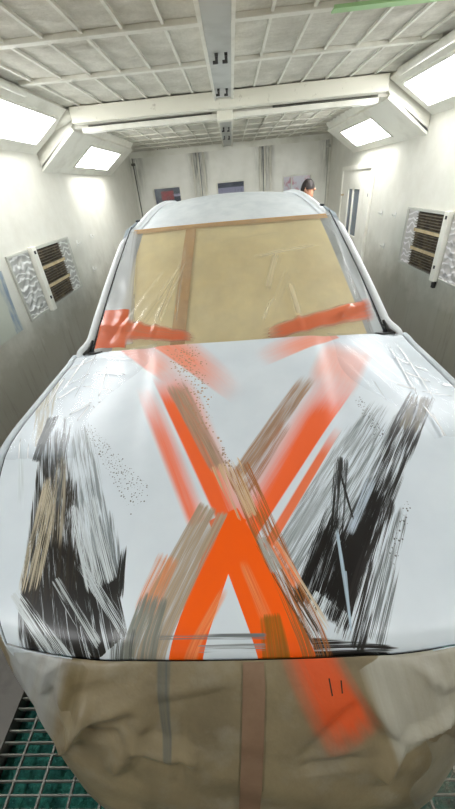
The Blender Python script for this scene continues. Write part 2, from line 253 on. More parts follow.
class NT:
    """small wrapper round a node tree"""
    def __init__(s, tree): s.t = tree
    def n(s, kind, **kw):
        nd = s.t.nodes.new(kind)
        for k, v in kw.items(): setattr(nd, k, v)
        return nd
    def put(s, sock, v):
        if v is None: return
        if isinstance(v, bpy.types.NodeSocket): s.t.links.new(v, sock)
        else: sock.default_value = v
    def m(s, op, a, b=None, c=None, clamp=False):
        nd = s.n('ShaderNodeMath', operation=op, use_clamp=clamp)
        for i, v in enumerate((a, b, c)): s.put(nd.inputs[i], v)
        return nd.outputs[0]
    def vm(s, op, a, b=None):
        nd = s.n('ShaderNodeVectorMath', operation=op)
        s.put(nd.inputs[0], a); s.put(nd.inputs[1], b)
        return nd.outputs['Value'] if op in ('DOT_PRODUCT', 'LENGTH', 'DISTANCE') else nd.outputs[0]
    def mix(s, fac, a, b):
        nd = s.n('ShaderNodeMix', data_type='RGBA')
        s.put(nd.inputs['Factor'], fac); s.put(nd.inputs['A'], a) if False else None
        ins = [i for i in nd.inputs if i.type == 'RGBA']
        s.put(ins[0], a); s.put(ins[1], b)
        return [o for o in nd.outputs if o.type == 'RGBA'][0]
    def noise(s, vec, scale, detail=3, rough=.55):
        nd = s.n('ShaderNodeTexNoise')
        if vec is not None: s.put(nd.inputs['Vector'], vec)
        nd.inputs['Scale'].default_value = scale
        nd.inputs['Detail'].default_value = detail
        nd.inputs['Roughness'].default_value = rough
        return nd.outputs[0]
    def scaled(s, vec, sc):
        nd = s.n('ShaderNodeMapping'); s.put(nd.inputs['Vector'], vec)
        nd.inputs['Scale'].default_value = sc
        return nd.outputs[0]
    def obj(s): return s.n('ShaderNodeTexCoord').outputs['Object']
    def ramp(s, v, lo, hi):
        nd = s.n('ShaderNodeMapRange'); s.put(nd.inputs[0], v)
        nd.inputs[1].default_value = lo; nd.inputs[2].default_value = hi
        return nd.outputs[0]

def mat(name, color='#808080', rough=.5, metal=0, bump=None, spec=.5, alt=None, altscale=3, altlo=.4, altrange=.25, trans=0):
    m = bpy.data.materials.new(name); m.use_nodes = True
    T = NT(m.node_tree); b = m.node_tree.nodes['Principled BSDF']
    b.inputs['Roughness'].default_value = rough; b.inputs['Metallic'].default_value = metal
    b.inputs['Specular IOR Level'].default_value = spec
    b.inputs['Base Color'].default_value = lin(color)
    if trans: b.inputs['Transmission Weight'].default_value = trans
    if alt:
        f = T.ramp(T.noise(T.obj(), altscale, 5, .6), altlo, altlo+altrange)
        T.put(b.inputs['Base Color'], T.mix(f, lin(color), lin(alt)))
    if bump:
        bn = T.n('ShaderNodeBump'); bn.inputs['Strength'].default_value = bump[1]
        bn.inputs['Distance'].default_value = bump[2] if len(bump) > 2 else .01
        T.put(bn.inputs['Height'], T.noise(T.obj(), bump[0], 4)); T.put(b.inputs['Normal'], bn.outputs[0])
    m['_'] = 0
    return m

# one brush or spray stroke as a reusable node group ---------------------------------
sg = bpy.data.node_groups.new('stroke', 'ShaderNodeTree')
for nm, ty in (('P', 'NodeSocketVector'), ('A', 'NodeSocketVector'), ('D', 'NodeSocketVector'), ('N', 'NodeSocketVector'),
               ('WA', 'NodeSocketFloat'), ('DW', 'NodeSocketFloat'), ('L', 'NodeSocketFloat'), ('KP', 'NodeSocketFloat'),
               ('KN', 'NodeSocketFloat'), ('KA', 'NodeSocketFloat'), ('KB', 'NodeSocketFloat'), ('dens', 'NodeSocketFloat'),
               ('amp', 'NodeSocketFloat'), ('ck', 'NodeSocketFloat'), ('freq', 'NodeSocketFloat'), ('seed', 'NodeSocketFloat')):
    sg.interface.new_socket(nm, in_out='INPUT', socket_type=ty)
sg.interface.new_socket('mask', in_out='OUTPUT', socket_type='NodeSocketFloat')
sg.interface.new_socket('area', in_out='OUTPUT', socket_type='NodeSocketFloat')
sg.interface.new_socket('bristle', in_out='OUTPUT', socket_type='NodeSocketFloat')
T = NT(sg); gi = sg.nodes.new('NodeGroupInput').outputs; go = sg.nodes.new('NodeGroupOutput').inputs
q = T.vm('SUBTRACT', gi['P'], gi['A'])
u = T.vm('DOT_PRODUCT', q, gi['D']); nn = T.vm('DOT_PRODUCT', q, gi['N'])
w = T.m('MULTIPLY_ADD', u, gi['DW'], gi['WA'])
e1 = T.m('MULTIPLY', T.m('SUBTRACT', w, nn), gi['KP'], clamp=True)
e2 = T.m('MULTIPLY', T.m('ADD', w, nn), gi['KN'], clamp=True)
e3 = T.m('MULTIPLY', u, gi['KA'], clamp=True)
e4 = T.m('MULTIPLY', T.m('SUBTRACT', gi['L'], u), gi['KB'], clamp=True)
def smooth(x): return T.m('MULTIPLY', T.m('MULTIPLY', x, x), T.m('MULTIPLY_ADD', x, -2.0, 3.0))
e = T.m('MULTIPLY', smooth(T.m('MINIMUM', e1, e2)), smooth(T.m('MULTIPLY', e3, e4)))
cx = T.n('ShaderNodeCombineXYZ')
T.put(cx.inputs[0], T.m('MULTIPLY', T.m('MULTIPLY', u, gi['freq']), .010)); T.put(cx.inputs[1], T.m('MULTIPLY', nn, gi['freq'])); T.put(cx.inputs[2], gi['seed'])
ns = T.noise(cx.outputs[0], 1.0, 3, .6)
nb = T.noise(T.scaled(cx.outputs[0], (.9, .16, 1)), 1.0, 2, .5)      # broad patches where the brush ran dry
nz = T.m('ADD', T.m('SUBTRACT', ns, .5), T.m('MULTIPLY', T.m('SUBTRACT', nb, .5), .8))
v = T.m('ADD', T.m('MULTIPLY', e, gi['dens']), T.m('MULTIPLY', nz, T.m('MULTIPLY', gi['amp'], T.m('MULTIPLY', e, 2.6, clamp=True))))
v = T.m('MULTIPLY_ADD', T.m('SUBTRACT', v, .5), gi['ck'], .5, clamp=True)
T.put(go['mask'], T.m('MULTIPLY', v, T.m('MULTIPLY', e, 6.0, clamp=True)))
T.put(go['area'], e); T.put(go['bristle'], ns)

def stroke(T, P, s, seed):
    c, ax, ay, dx, dy, L, wa, wb, sp, sn, sA, sB, dens, amp, k, f = s
    px, py = -dy, dx
    g = T.n('ShaderNodeGroup'); g.node_tree = sg
    I = g.inputs
    T.put(I['P'], P)
    I['A'].default_value = (ax, ay, 0); I['D'].default_value = (dx, dy, 0); I['N'].default_value = (px, py, 0)
    for nm, val in (('WA', wa), ('DW', (wb-wa)/L), ('L', L), ('KP', 1/sp), ('KN', 1/sn), ('KA', 1/(L*sA)), ('KB', 1/(L*sB)),
                    ('dens', dens), ('amp', amp), ('ck', 1/k), ('freq', f), ('seed', seed*3.7)):
        I[nm].default_value = val
    return g.outputs['mask'], g.outputs['area'], g.outputs['bristle']
def after(T, P, mk):
    # the next stroke is laid after this one: its coordinate waits for this mask
    nd = T.n('ShaderNodeVectorMath', operation='MULTIPLY_ADD')
    T.put(nd.inputs[0], mk); nd.inputs[1].default_value = (1e-9, 1e-9, 1e-9); T.put(nd.inputs[2], P)
    return nd.outputs[0]

def add_obj(name, verts, faces, material, parent=None, smooth=True):
    me = bpy.data.meshes.new(name); me.from_pydata([tuple(p) for p in verts], [], faces)
    if smooth: me.polygons.foreach_set('use_smooth', [True]*len(me.polygons))
    me.materials.append(material)
    bm = bmesh.new(); bm.from_mesh(me); bmesh.ops.recalc_face_normals(bm, faces=bm.faces); bm.to_mesh(me); bm.free()
    o = bpy.data.objects.new(name, me); col.objects.link(o)
    if parent: o.parent = parent
    return o

class MB:
    def __init__(s): s.v = []; s.f = []
    def box(s, x0, x1, y0, y1, z0, z1):
        b = len(s.v)
        s.v += [(x, y, z) for z in (z0, z1) for y in (y0, y1) for x in (x0, x1)]
        s.f += [tuple(b+i for i in q) for q in ((0, 2, 3, 1), (4, 5, 7, 6), (0, 1, 5, 4), (2, 6, 7, 3), (0, 4, 6, 2), (1, 3, 7, 5))]
        return s
    def prism(s, poly, y0, y1):            # polygon in x,z pushed along y
        b = len(s.v); n = len(poly)
        s.v += [(x, y0, z) for x, z in poly] + [(x, y1, z) for x, z in poly]
        s.f += [tuple(b+i for i in range(n)), tuple(b+n+i for i in reversed(range(n)))]
        s.f += [(b+i, b+(i+1) % n, b+n+(i+1) % n, b+n+i) for i in range(n)]
        return s
    def tube(s, pts, r, seg=10, caps=True):
        pts = [Vector(p) for p in pts]; b = len(s.v); rings = []
        up = Vector((0, 0, 1))
        for i, p in enumerate(pts):
            d = (pts[min(i+1, len(pts)-1)]-pts[max(i-1, 0)]).normalized()
            a = d.cross(up)
            if a.length < .05: a = d.cross(Vector((1, 0, 0)))
            a.normalize(); c = a.cross(d).normalized()
            rr = r[i] if isinstance(r, (list, tuple)) else r
            ring = []
            for k in range(seg):
                t = 2*PI*k/seg
                ring.append(len(s.v)); s.v.append(tuple(p+a*math.cos(t)*rr+c*math.sin(t)*rr))
            rings.append(ring)
        for r0, r1 in zip(rings, rings[1:]):
            for k in range(seg): s.f.append((r0[k], r0[(k+1) % seg], r1[(k+1) % seg], r1[k]))
        if caps: s.f.append(tuple(rings[0])); s.f.append(tuple(reversed(rings[-1])))
        return s
    def grid(s, fn, nu, nv):
        b = len(s.v)
        for j in range(nv+1):
            for i in range(nu+1): s.v.append(tuple(fn(i/nu, j/nv)))
        for j in range(nv):
            for i in range(nu):
                a = b+j*(nu+1)+i; s.f.append((a, a+1, a+nu+2, a+nu+1))
        return s
    def build(s, name, material, parent=None, smooth=False, bevel=0, solid=0):
        o = add_obj(name, s.v, s.f, material, parent, smooth)
        if solid:
            m = o.modifiers.new('solid', 'SOLIDIFY'); m.thickness = solid; m.offset = -1
        if bevel:
            m = o.modifiers.new('bevel', 'BEVEL'); m.width = bevel; m.segments = 2; m.limit_method = 'ANGLE'
        return o

def thing(name, label, cat, loc=(0, 0, 0), group=None):
    o = bpy.data.objects.new(name, None); col.objects.link(o); o.location = loc; o.empty_display_size = .1
    o['label'] = label; o['category'] = cat
    if group: o['group'] = group
    return o
def tag(o, label, cat, group=None):
    o['label'] = label; o['category'] = cat
    if group: o['group'] = group
    return o
def struct(o): o['kind'] = 'structure'; return o
def copy_thing(root, loc, label=None):
    r = root.copy(); col.objects.link(r); r.location = loc
    if label: r['label'] = label
    for ch in list(root.children):
        c = ch.copy(); col.objects.link(c); c.parent = r
        for g in list(ch.children):
            d = g.copy(); col.objects.link(d); d.parent = c
    return r

# ------------------------------------------------------------------ materials
def wall_material():
    m = bpy.data.materials.new('booth wall paint'); m.use_nodes = True
    T = NT(m.node_tree); b = m.node_tree.nodes['Principled BSDF']
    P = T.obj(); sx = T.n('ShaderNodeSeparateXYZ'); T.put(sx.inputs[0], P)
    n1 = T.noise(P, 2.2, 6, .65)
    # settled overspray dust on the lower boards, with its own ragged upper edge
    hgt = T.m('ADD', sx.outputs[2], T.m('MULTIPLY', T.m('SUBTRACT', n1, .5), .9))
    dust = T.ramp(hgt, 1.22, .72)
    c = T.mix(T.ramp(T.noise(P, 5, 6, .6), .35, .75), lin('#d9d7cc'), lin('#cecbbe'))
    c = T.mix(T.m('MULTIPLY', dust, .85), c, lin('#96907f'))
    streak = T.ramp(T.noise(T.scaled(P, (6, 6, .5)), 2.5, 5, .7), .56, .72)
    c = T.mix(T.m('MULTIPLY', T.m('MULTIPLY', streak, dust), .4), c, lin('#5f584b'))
    haze = T.ramp(T.noise(T.scaled(P, (1, 1, .8)), 1.3, 3), .5, .7)
    c = T.mix(T.m('MULTIPLY', haze, .25), c, lin('#bfc6bd'))
    T.put(b.inputs['Base Color'], c); b.inputs['Roughness'].default_value = .42
    return m
M = {}
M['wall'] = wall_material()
M['back'] = mat('door paint', '#ecebe0', .45, alt='#cfcdbd', altscale=2, altlo=.45)
M['cream'] = mat('cream steel', '#e6e4d8', .4, alt='#d2cfc0', altscale=4, altlo=.5)
M['cream2'] = mat('cream steel worn', '#e2dfd0', .42, alt='#a39d8a', altscale=9, altlo=.62, altrange=.12)
M['bar'] = mat('ceiling bar paint', '#e0ded2', .45, alt='#c8c4b5', altscale=6, altlo=.5)
M['green'] = mat('green tape', '#a6cf94', .5)
M['beam'] = mat('grey cover sheet', '#c2c3be', .5, alt='#b0b1ab', altscale=5, altlo=.45)
M['dark'] = mat('black plastic', '#1c1b1a', .45)
M['clip'] = mat('dark clip', '#33312f', .5)
M['pipe'] = mat('conduit', '#b9b8ae', .4)
M['cable'] = mat('dark cable', '#5c5b52', .6)
M['tan'] = mat('tan wood rail', '#cdb991', .55, alt='#b59c70', altscale=12, altlo=.45)
M['slat'] = mat('dusty brown slat', '#4a3c2e', .6, alt='#8d7a5c', altscale=14, altlo=.45)
M['slatdark'] = mat('dark louvre inside', '#2a231c', .8)
M['mesh'] = mat('steel wire', '#8b8577', .4, metal=.6)
M['grey'] = mat('kerb concrete', '#716e69', .7, alt='#5b5854', altscale=8, altlo=.45, bump=(40, .2, .004))
M['grate'] = mat('galvanised grating', '#85867f', .5, metal=.3, alt='#5f5f58', altscale=20, altlo=.5)
M['filter'] = mat('green floor filter', '#3c8f80', .95, alt='#20605a', altscale=22, altlo=.4, bump=(60, 1, .02))
M['tyre'] = mat('tyre rubber', '#1d1d1d', .8)
M['rim'] = mat('alloy', '#8e9094', .35, metal=.8)
M['skin'] = mat('skin', '#b88468', .55)
M['hair'] = mat('dark hair', '#241b17', .7, bump=(60, .6, .006))
M['shirt'] = mat('grey overalls', '#8b9096', .8)
M['trouser'] = mat('dark trousers', '#34383f', .8)
M['glass'] = mat('window glass', '#ffffff', .05, trans=1.0)
M['outside'] = mat('workshop wall', '#59606a', .8, alt='#39404a', altscale=2, altlo=.4)
M['red'] = mat('red board', '#a8383c', .6, alt='#6d3a40', altscale=5)
M['pink'] = mat('pink sheet', '#d79a9c', .6, alt='#e8e0e0', altscale=9, altlo=.4, altrange=.1)
M['lilac'] = mat('pale shelf', '#b9b4c6', .6, alt='#6f6c80', altscale=8, altlo=.5)
M['white'] = mat('white hook', '#d8d8d2', .4)
M['body'] = mat('car body white primer', '#dfe6ea', .38)
M['pillar'] = mat('white pillar film', '#eef3f6', .45, spec=.3)
M['blackglass'] = mat('oversprayed car glass', '#c3c9cc', .25, alt='#aab1b5', altscale=6)
M['seal'] = mat('black rubber seal', '#3a3f44', .5)
M['tape'] = mat('tan masking tape', '#c39c66', .6, alt='#b58a55', altscale=20, altlo=.5)
M['tapegrey'] = mat('worn brown tape', '#80654f', .6, alt='#8d735c', altscale=10, altlo=.4)
M['wspaper'] = mat('beige masking paper', '#eadba9', .6, alt='#dfcd98', altscale=3, altlo=.4, bump=(7, .25, .02))

def fabric_material():
    m = bpy.data.materials.new('ceiling filter fabric'); m.use_nodes = True
    T = NT(m.node_tree); b = m.node_tree.nodes['Principled BSDF']
    P = T.obj()
    fine = T.noise(T.scaled(P, (60, 25, 40)), 1, 3, .7)
    big = T.ramp(T.noise(P, 3.5, 5, .65), .38, .66)
    c = T.mix(fine, lin('#c6c2b5'), lin('#e6e3d7'))
    c = T.mix(T.m('MULTIPLY', big, .5), c, lin('#9a9484'))
    T.put(b.inputs['Base Color'], c); b.inputs['Roughness'].default_value = .95
    bn = T.n('ShaderNodeBump'); bn.inputs['Strength'].default_value = .7; bn.inputs['Distance'].default_value = .02
    T.put(bn.inputs['Height'], T.noise(T.scaled(P, (5, 14, 5)), 1.4, 5, .6)); T.put(b.inputs['Normal'], bn.outputs[0])
    return m
M['fabric'] = fabric_material()

def lamp_material(power):
    m = bpy.data.materials.new('lamp diffuser'); m.use_nodes = True
    T = NT(m.node_tree); b = m.node_tree.nodes['Principled BSDF']
    b.inputs['Base Color'].default_value = (.9, .9, .9, 1)
    b.inputs['Emission Color'].default_value = (.97, .985, 1, 1); b.inputs['Emission Strength'].default_value = power
    return m
M['lamp'] = lamp_material(LAMP); M['lamp_far'] = lamp_material(LAMP_FAR)

def silver_film(name, base, line):
    m = bpy.data.materials.new(name); m.use_nodes = True
    T = NT(m.node_tree); b = m.node_tree.nodes['Principled BSDF']
    P = T.obj()
    wv = T.n('ShaderNodeTexWave', wave_type='BANDS', bands_direction='Z'); T.put(wv.inputs['Vector'], P)
    wv.inputs['Scale'].default_value = 5; wv.inputs['Distortion'].default_value = 7; wv.inputs['Detail'].default_value = 1; wv.inputs['Detail Scale'].default_value = 1.6
    f = T.ramp(wv.outputs[1], .6, 1.0)
    T.put(b.inputs['Base Color'], T.mix(f, lin(base), lin(line)))
    b.inputs['Roughness'].default_value = .3
    bn = T.n('ShaderNodeBump'); bn.inputs['Strength'].default_value = .25; bn.inputs['Distance'].default_value = .01
    T.put(bn.inputs['Height'], wv.outputs[1]); T.put(b.inputs['Normal'], bn.outputs[0])
    return m
M['silver'] = silver_film('silvery plastic film', '#a9a8a2', '#e8e8e4')
M['silver2'] = silver_film('milky plastic film', '#c2bcb8', '#eeeaea')

def sheet_material():
    m = bpy.data.materials.new('smeared sheet'); m.use_nodes = True
    T = NT(m.node_tree); b = m.node_tree.nodes['Principled BSDF']; P = T.obj()
    f = T.ramp(T.noise(T.scaled(P, (3, 3, 1)), 2.4, 4), .5, .62)
    T.put(b.inputs['Base Color'], T.mix(f, lin('#b9bcae'), lin('#7f8fa0'))); b.inputs['Roughness'].default_value = .3
    return m
M['sheet'] = sheet_material()

# ------------------------------------------------------------------ the booth
W, D, Y0 = 2.0, 8.3, -1.8
ZF, ZR, YT = 2.68, 2.60, 4.36        # front ceiling, rear ceiling, where the bays meet
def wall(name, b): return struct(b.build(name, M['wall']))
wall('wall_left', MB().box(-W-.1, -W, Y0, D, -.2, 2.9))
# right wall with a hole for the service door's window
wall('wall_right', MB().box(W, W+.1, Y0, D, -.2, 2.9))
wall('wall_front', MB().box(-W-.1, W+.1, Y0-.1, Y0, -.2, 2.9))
hb = MB()   # back wall: lintel over the entry doors and narrow posts between them
hb.box(-W-.1, W+.1, D, D+.08, 2.5, 2.9)
hb.box(-W-.1, -W+.06, D, D+.08, -.2, 2.5); hb.box(W-.06, W+.1, D, D+.08, -.2, 2.5)
struct(hb.build('wall_back', M['back']))

def door_material():
    m = bpy.data.materials.new('entry door paint'); m.use_nodes = True
    T = NT(m.node_tree); b = m.node_tree.nodes['Principled BSDF']; P = T.obj()
    sx = T.n('ShaderNodeSeparateXYZ'); T.put(sx.inputs[0], P)
    base = T.mix(T.ramp(T.noise(P, 3, 5), .4, .7), lin('#eeede4'), lin('#e2e1d6'))
    # sooty plumes of overspray that rise over the door joints
    edge = T.m('ABSOLUTE', sx.outputs[0])
    near = T.ramp(edge, .40, .66)
    up = T.ramp(sx.outputs[2], 1.75, 2.40)
    n = T.ramp(T.noise(T.scaled(P, (9, 1, 1.2)), 1.6, 5, .65), .36, .58)
    f = T.m('MULTIPLY', T.m('MULTIPLY', near, up), n)
    T.put(b.inputs['Base Color'], T.mix(T.m('MULTIPLY', f, 1.0, clamp=True), base, lin('#45433b'))); b.inputs['Roughness'].default_value = .4
    return m
M['door'] = door_material()
door_w = [(-1.94, -.66), (-.60, .66), (.72, 1.94)]
for i, (a, b) in enumerate(door_w):
    c = (a+b)/2; cxw = (-1.34, -.01, 1.345)[i]; hw = .28
    mb = MB()
    z0, z1 = 1.635, 1.97
    for x0, x1, za, zb in ((a, cxw-hw, 0, 2.5), (cxw+hw, b, 0, 2.5), (cxw-hw, cxw+hw, 0, z0), (cxw-hw, cxw+hw, z1, 2.5)):
        mb.box(x0-c, x1-c, -.03, .03, za, zb)
    d = struct(mb.build('door_%d' % (i+1), M['door'])); d.location = (c, D+.03, 0)
    wn = MB()
    for x0, x1, za, zb in ((-hw-.02, hw+.02, z1-.01, z1+.02), (-hw-.02, hw+.02, z0-.02, z0+.01), (-hw-.02, -hw+.01, z0, z1), (hw-.01, hw+.02, z0, z1)):
        wn.box(x0, x1, -.045, .035, za, zb)
    wf = struct(wn.build('window_%d' % (i+1), M['cream'])); wf.location = (cxw, D+.03, 0)
    MB().box(-hw, hw, -.004, .004, z0, z1).build('glass_pane', M['glass'], wf)
    if i == 2: MB().box(-.12, -.10, -.04, .03, z0, z1).build('glazing_bar', M['cream'], wf)
# tubular posts on the door joints
k = 1
for x in (-.74, -.63, -.52, .60, .69, .80):
    o = struct(MB().tube([(x, D-.035, 0), (x, D-.035, 2.49)], .022, 10).build('trim_%d' % k, M['cream'], smooth=True)); k += 1
# what stands outside the booth
struct(MB().box(-5, 5, 11.0, 11.1, -.2, 4).build('wall_workshop', M['outside']))
struct(MB().box(-5, 5, D+.1, 11.1, -.25, -.2).build('floor_workshop', M['grey']))
t = tag(MB().box(-1.94, -1.60, 10.955, 10.985, 1.687, 1.893).box(-1.79, -1.75, 10.955, 10.985, -.2, 1.69).build('notice_board', M['red']), 'dark red board seen through the left door window', 'board')
MB().box(-1.60, -1.20, 10.96, 10.985, 1.756, 1.813).build('pale_strip', M['lilac'], t)
tag(MB().box(-.5, .40, 10.8, 10.99, 1.72, 1.85).build('storage_shelf', M['lilac']), 'pale shelf seen through the middle door window', 'shelf')
tag(MB().box(1.33, 2.43, 10.96, 10.985, -.2, 2.0).build('pink_sheet', M['pink']), 'pink and white sheet seen through the right door window', 'sheet')

# floor: kerbs, gratings, filters
struct(MB().box(-W, -1.14, Y0, D, -.2, 0).build('floor', M['grey']))
struct(MB().box(1.14, W, Y0, D, -.2, 0).build('floor_right', M['grey']))
struct(MB().box(-1.16, -1.125, Y0, D, -.05, .012).build('trim_20', M['grey']))
struct(MB().box(1.125, 1.16, Y0, D, -.05, .012).build('trim_21', M['grey']))
struct(MB().box(-1.14, 1.14, Y0, D, -.22, -.2).build('floor_pit', M['slatdark']))
fl = MB(); fl.grid(lambda u, v: (-1.13+2.26*u, Y0+(D-Y0)*v, -.085+.012*math.sin(u*61)*math.sin(v*170)+random.uniform(-.004, .004)), 90, 240)
tag(fl.build('floor_filter', M['filter'], smooth=True), 'green fibre floor filter lying under the steel grating', 'filter')
gm = MB()
y = Y0+.02
while y < D-.02:
    gm.box(-1.125, 1.125, y-.0022, y+.0022, -.032, 0); y += .0378
for i in range(19):
    x = -1.145+.1245*i
    if abs(x) < 1.12: gm.box(x-.004, x+.004, Y0+.01, D-.01, -.014, .001)
tag(gm.build('floor_grating', M['grate']), 'steel bar grating over the green filter, beneath the car', 'grating')

# ceiling fabric, front and rear bays
XS_F = [-.09-.218*i for i in range(7)] + [.045+.22*i for i in range(7)]
XS_F = sorted(XS_F)
YS_F = [-1.1, -.36, .38, 1.12, 1.86, 2.60, 3.345]
def fabric(name, x0, x1, y0, y1, z, xs, ys, nx, ny):
    def near(v, L): return min(abs(v-a) for a in L)
    rnd = random.Random(7); ph = [rnd.uniform(0, 6) for _ in range(8)]
    def f(u, v):
        x = x0+(x1-x0)*u; y = y0+(y1-y0)*v
        sag = min(1, near(x, xs)/.07)*min(1, near(y, ys)/.10)
        s = .006*sag + .004*sag*math.sin(y*31+ph[0]+2*math.sin(x*5+ph[1]))
        return (x, y, z-s)
    b = MB().grid(f, nx, ny)
    # solid back so that the cloth has thickness
    return struct(b.build(name, M['fabric'], smooth=True, solid=-.02))
fabric('ceiling', -1.56, 1.56, Y0, 4.30, ZF+.006, XS_F, YS_F, 150, 200)
YS_R = [4.9, 5.45, 6.0, 6.55, 7.1, 7.65]
fabric('ceiling_rear', -1.99, 1.99, 4.40, D, ZR+.008, XS_F, YS_R, 150, 120)
struct(MB().box(-W-.1, W+.1, Y0-.1, D+.1, 2.82, 2.9).build('ceiling_slab', M['cream']))
struct(MB().box(-1.99, -1.5, Y0, 4.3, 2.72, 2.76).box(1.5, 1.99, Y0, 4.3, 2.72, 2.76).build('ceiling_edge', M['cream']))
tn = 22
for x in XS_F:
    if abs(x+.0225) < .08: continue
    struct(MB().box(x-.0085, x+.0085, Y0, 4.24, ZF-.010, ZF+.006).build('trim_%d' % tn, M['bar'])); tn += 1
    struct(MB().box(x-.007, x+.007, 4.42, D, ZR-.006, ZR+.008).build('trim_%d' % tn, M['bar'])); tn += 1
for yb in YS_F:
    o = struct(MB().box(-1.5, 1.5, yb-.027, yb+.027, ZF-.020, ZF+.006).build('trim_%d' % tn, M['bar'], bevel=.004)); tn += 1
    if yb == 2.60:
        MB().box(.58, 1.5, yb-.032, yb+.032, ZF-.026, ZF-.012).build('green_tape', M['green'], o)
for yb in YS_R:
    struct(MB().box(-1.7, 1.7, yb-.012, yb+.012, ZR-.008, ZR+.008).build('trim_%d' % tn, M['bar'])); tn += 1
# central cover beam and its clamps
def centre_beam(y0, y1, z, clamps):
    global tn
    o = struct(MB().box(-.105, .058, y0, y1, z-.03, z+.03).build('trim_%d' % tn, M['beam'], bevel=.004)); tn += 1
    MB().box(-.115, -.095, y0, y1, z-.045, z+.03).build('side_rail', M['bar'], o)
    MB().box(.048, .068, y0, y1, z-.045, z+.03).build('side_rail', M['bar'], o)
    for cx_, cy_ in clamps:
        c = MB(); c.box(cx_-.010, cx_+.010, cy_-.02, cy_+.02, z-.045, z-.028); c.tube([(cx_, cy_, z-.03), (cx_, cy_, z-.075)], .009, 8); c.box(cx_-.024, cx_+.004, cy_-.008, cy_+.008, z-.075, z-.06)
        c.build('clamp', M['clip'], o)
centre_beam(Y0, 4.22, 2.65, [(-.045, 2.93), (.015, 2.935), (-.06, 3.86), (.01, 3.88)])
centre_beam(4.45, D, 2.585, [(-.055, 5.64), (.012, 5.67), (-.06, 6.6), (.012, 6.65)])
# cross frame between the bays
struct(MB().box(-1.5, 1.5, 4.22, 4.34, 2.545, 2.67).build('trim_%d' % tn, M['cream2'], bevel=.006)); tn += 1
struct(MB().box(-1.47, 1.47, 4.36, 4.44, 2.485, 2.53).build('trim_%d' % tn, M['cream'], bevel=.006)); tn += 1
struct(MB().box(-1.9, 1.9, 4.40, 4.43, 2.53, 2.80).build('trim_%d' % tn, M['bar'])); tn += 1
brk = struct(MB().box(-.10, .055, 4.33, 4.46, 2.47, 2.60).build('trim_%d' % tn, M['cream2'], bevel=.006)); tn += 1
pp = MB()
pp.tube([(-1.40, 4.372, 2.536), (-.95, 4.372, 2.536), (-.6, 4.372, 2.537), (-.15, 4.372, 2.536)], .007, 6)
tag(pp.build('air_hose', M['cable'], smooth=True), 'thin dark air line clipped along left half of the cross frame', 'pipe')
pp = MB(); pp.tube([(.45, 4.374, 2.539), (1.43, 4.374, 2.539)], .010, 6); pp.box(1.40, 1.46, 4.362, 4.39, 2.53, 2.565)
tag(pp.build('air_pipe', M['cable'], smooth=True), 'dark rod along right half of the cross frame', 'pipe')

# light boxes: sloped housings along both upper corners, each with lit diffusers
def light_box(name, side, y0, y1, zlow, panels, label, xi, zi, ztop):
    s = side
    root = thing(name, label, 'ceiling light', (s*2.0, (y0+y1)/2, zlow), None)
    yc = (y0+y1)/2; X = lambda x: s*(x-2.0)
    # housing as slope panel with openings: front face strips round every diffuser
    def sl(u, off=0):   # point on slope, u 0 low .. 1 high, off = normal offset towards room
        dx, dz = xi-2.0, zi-zlow; L = math.hypot(dx, dz)
        nx, nz = -(dz/L), (dx/L)
        return (2.0+dx*u+nx*off, zlow+dz*u+nz*off)
    def slab(b, u0, u1, ya, yb, o0, o1):
        poly = [sl(u0, o0), sl(u1, o0), sl(u1, o1), sl(u0, o1)]
        b.prism([(X(x), z-zlow) for x, z in poly], ya-yc, yb-yc)
    h = MB()
    # closed body behind the slope
    body = [(2.0, zlow), (xi, zi), (xi-.10 if ztop > zi+.05 else xi, ztop), (2.0, ztop)]
    b2 = [sl(0, -.035), sl(1, -.035), (xi-.06 if ztop > zi+.05 else xi, ztop), (1.995, ztop)]
    b2[0] = (1.995, zlow+.03)
    h.prism([(X(x), z-zlow) for x, z in b2], y0-yc, y1-yc)
    cuts = sorted(panels); ys = [y0] + [v for p in cuts for v in p] + [y1]
    for i in range(0, len(ys), 2): slab(h, 0, 1, ys[i], ys[i+1], -.036, 0)
    for a, b in cuts:
        slab(h, 0, .22, a, b, -.036, 0); slab(h, .78, 1, a, b, -.036, 0)
    h.build('housing', M['cream2' if False else 'cream'], root)
    for a, b in cuts:
        f = MB()
        slab(f, .17, .22, a-.03, b+.03, 0, .008); slab(f, .78, .83, a-.03, b+.03, 0, .008)
        slab(f, .22, .78, a-.03, a, 0, .008); slab(f, .22, .78, b, b+.03, 0, .008)
        fr = f.build('frame', M['cream'], root)
        d = MB(); slab(d, .22, .78, a, b, -.030, -.012); d.build('diffuser', M['lamp_far' if zlow < 2.3 else 'lamp'], root)
    return root
FB = (1.53, 2.655); RB = (1.554, 2.511)
light_box('light_box', -1, Y0+.02, 4.33, 2.35, [(-1.0, .2), (2.0, 4.17)], 'long sloped light box near upper left, running out of the picture', FB[0], FB[1], 2.70)  # the diffuser behind the camera is unseen, added to brighten the car's front
light_box('light_box', 1, Y0+.02, 4.33, 2.35, [(-1.0, .2), (2.0, 4.21)], 'long sloped light box near upper right, running out of the picture', FB[0], FB[1], 2.70)  # same added, unseen diffuser behind the camera on this side
light_box('light_box', -1, 4.36, 6.8, 2.20, [(5.07, 6.34)], 'short far light box on the left, past the cross frame', RB[0], RB[1], 2.64)
light_box('light_box', 1, 4.36, 6.8, 2.20, [(5.07, 6.34)], 'short far light box on the right, above the service door', RB[0], RB[1], 2.64)
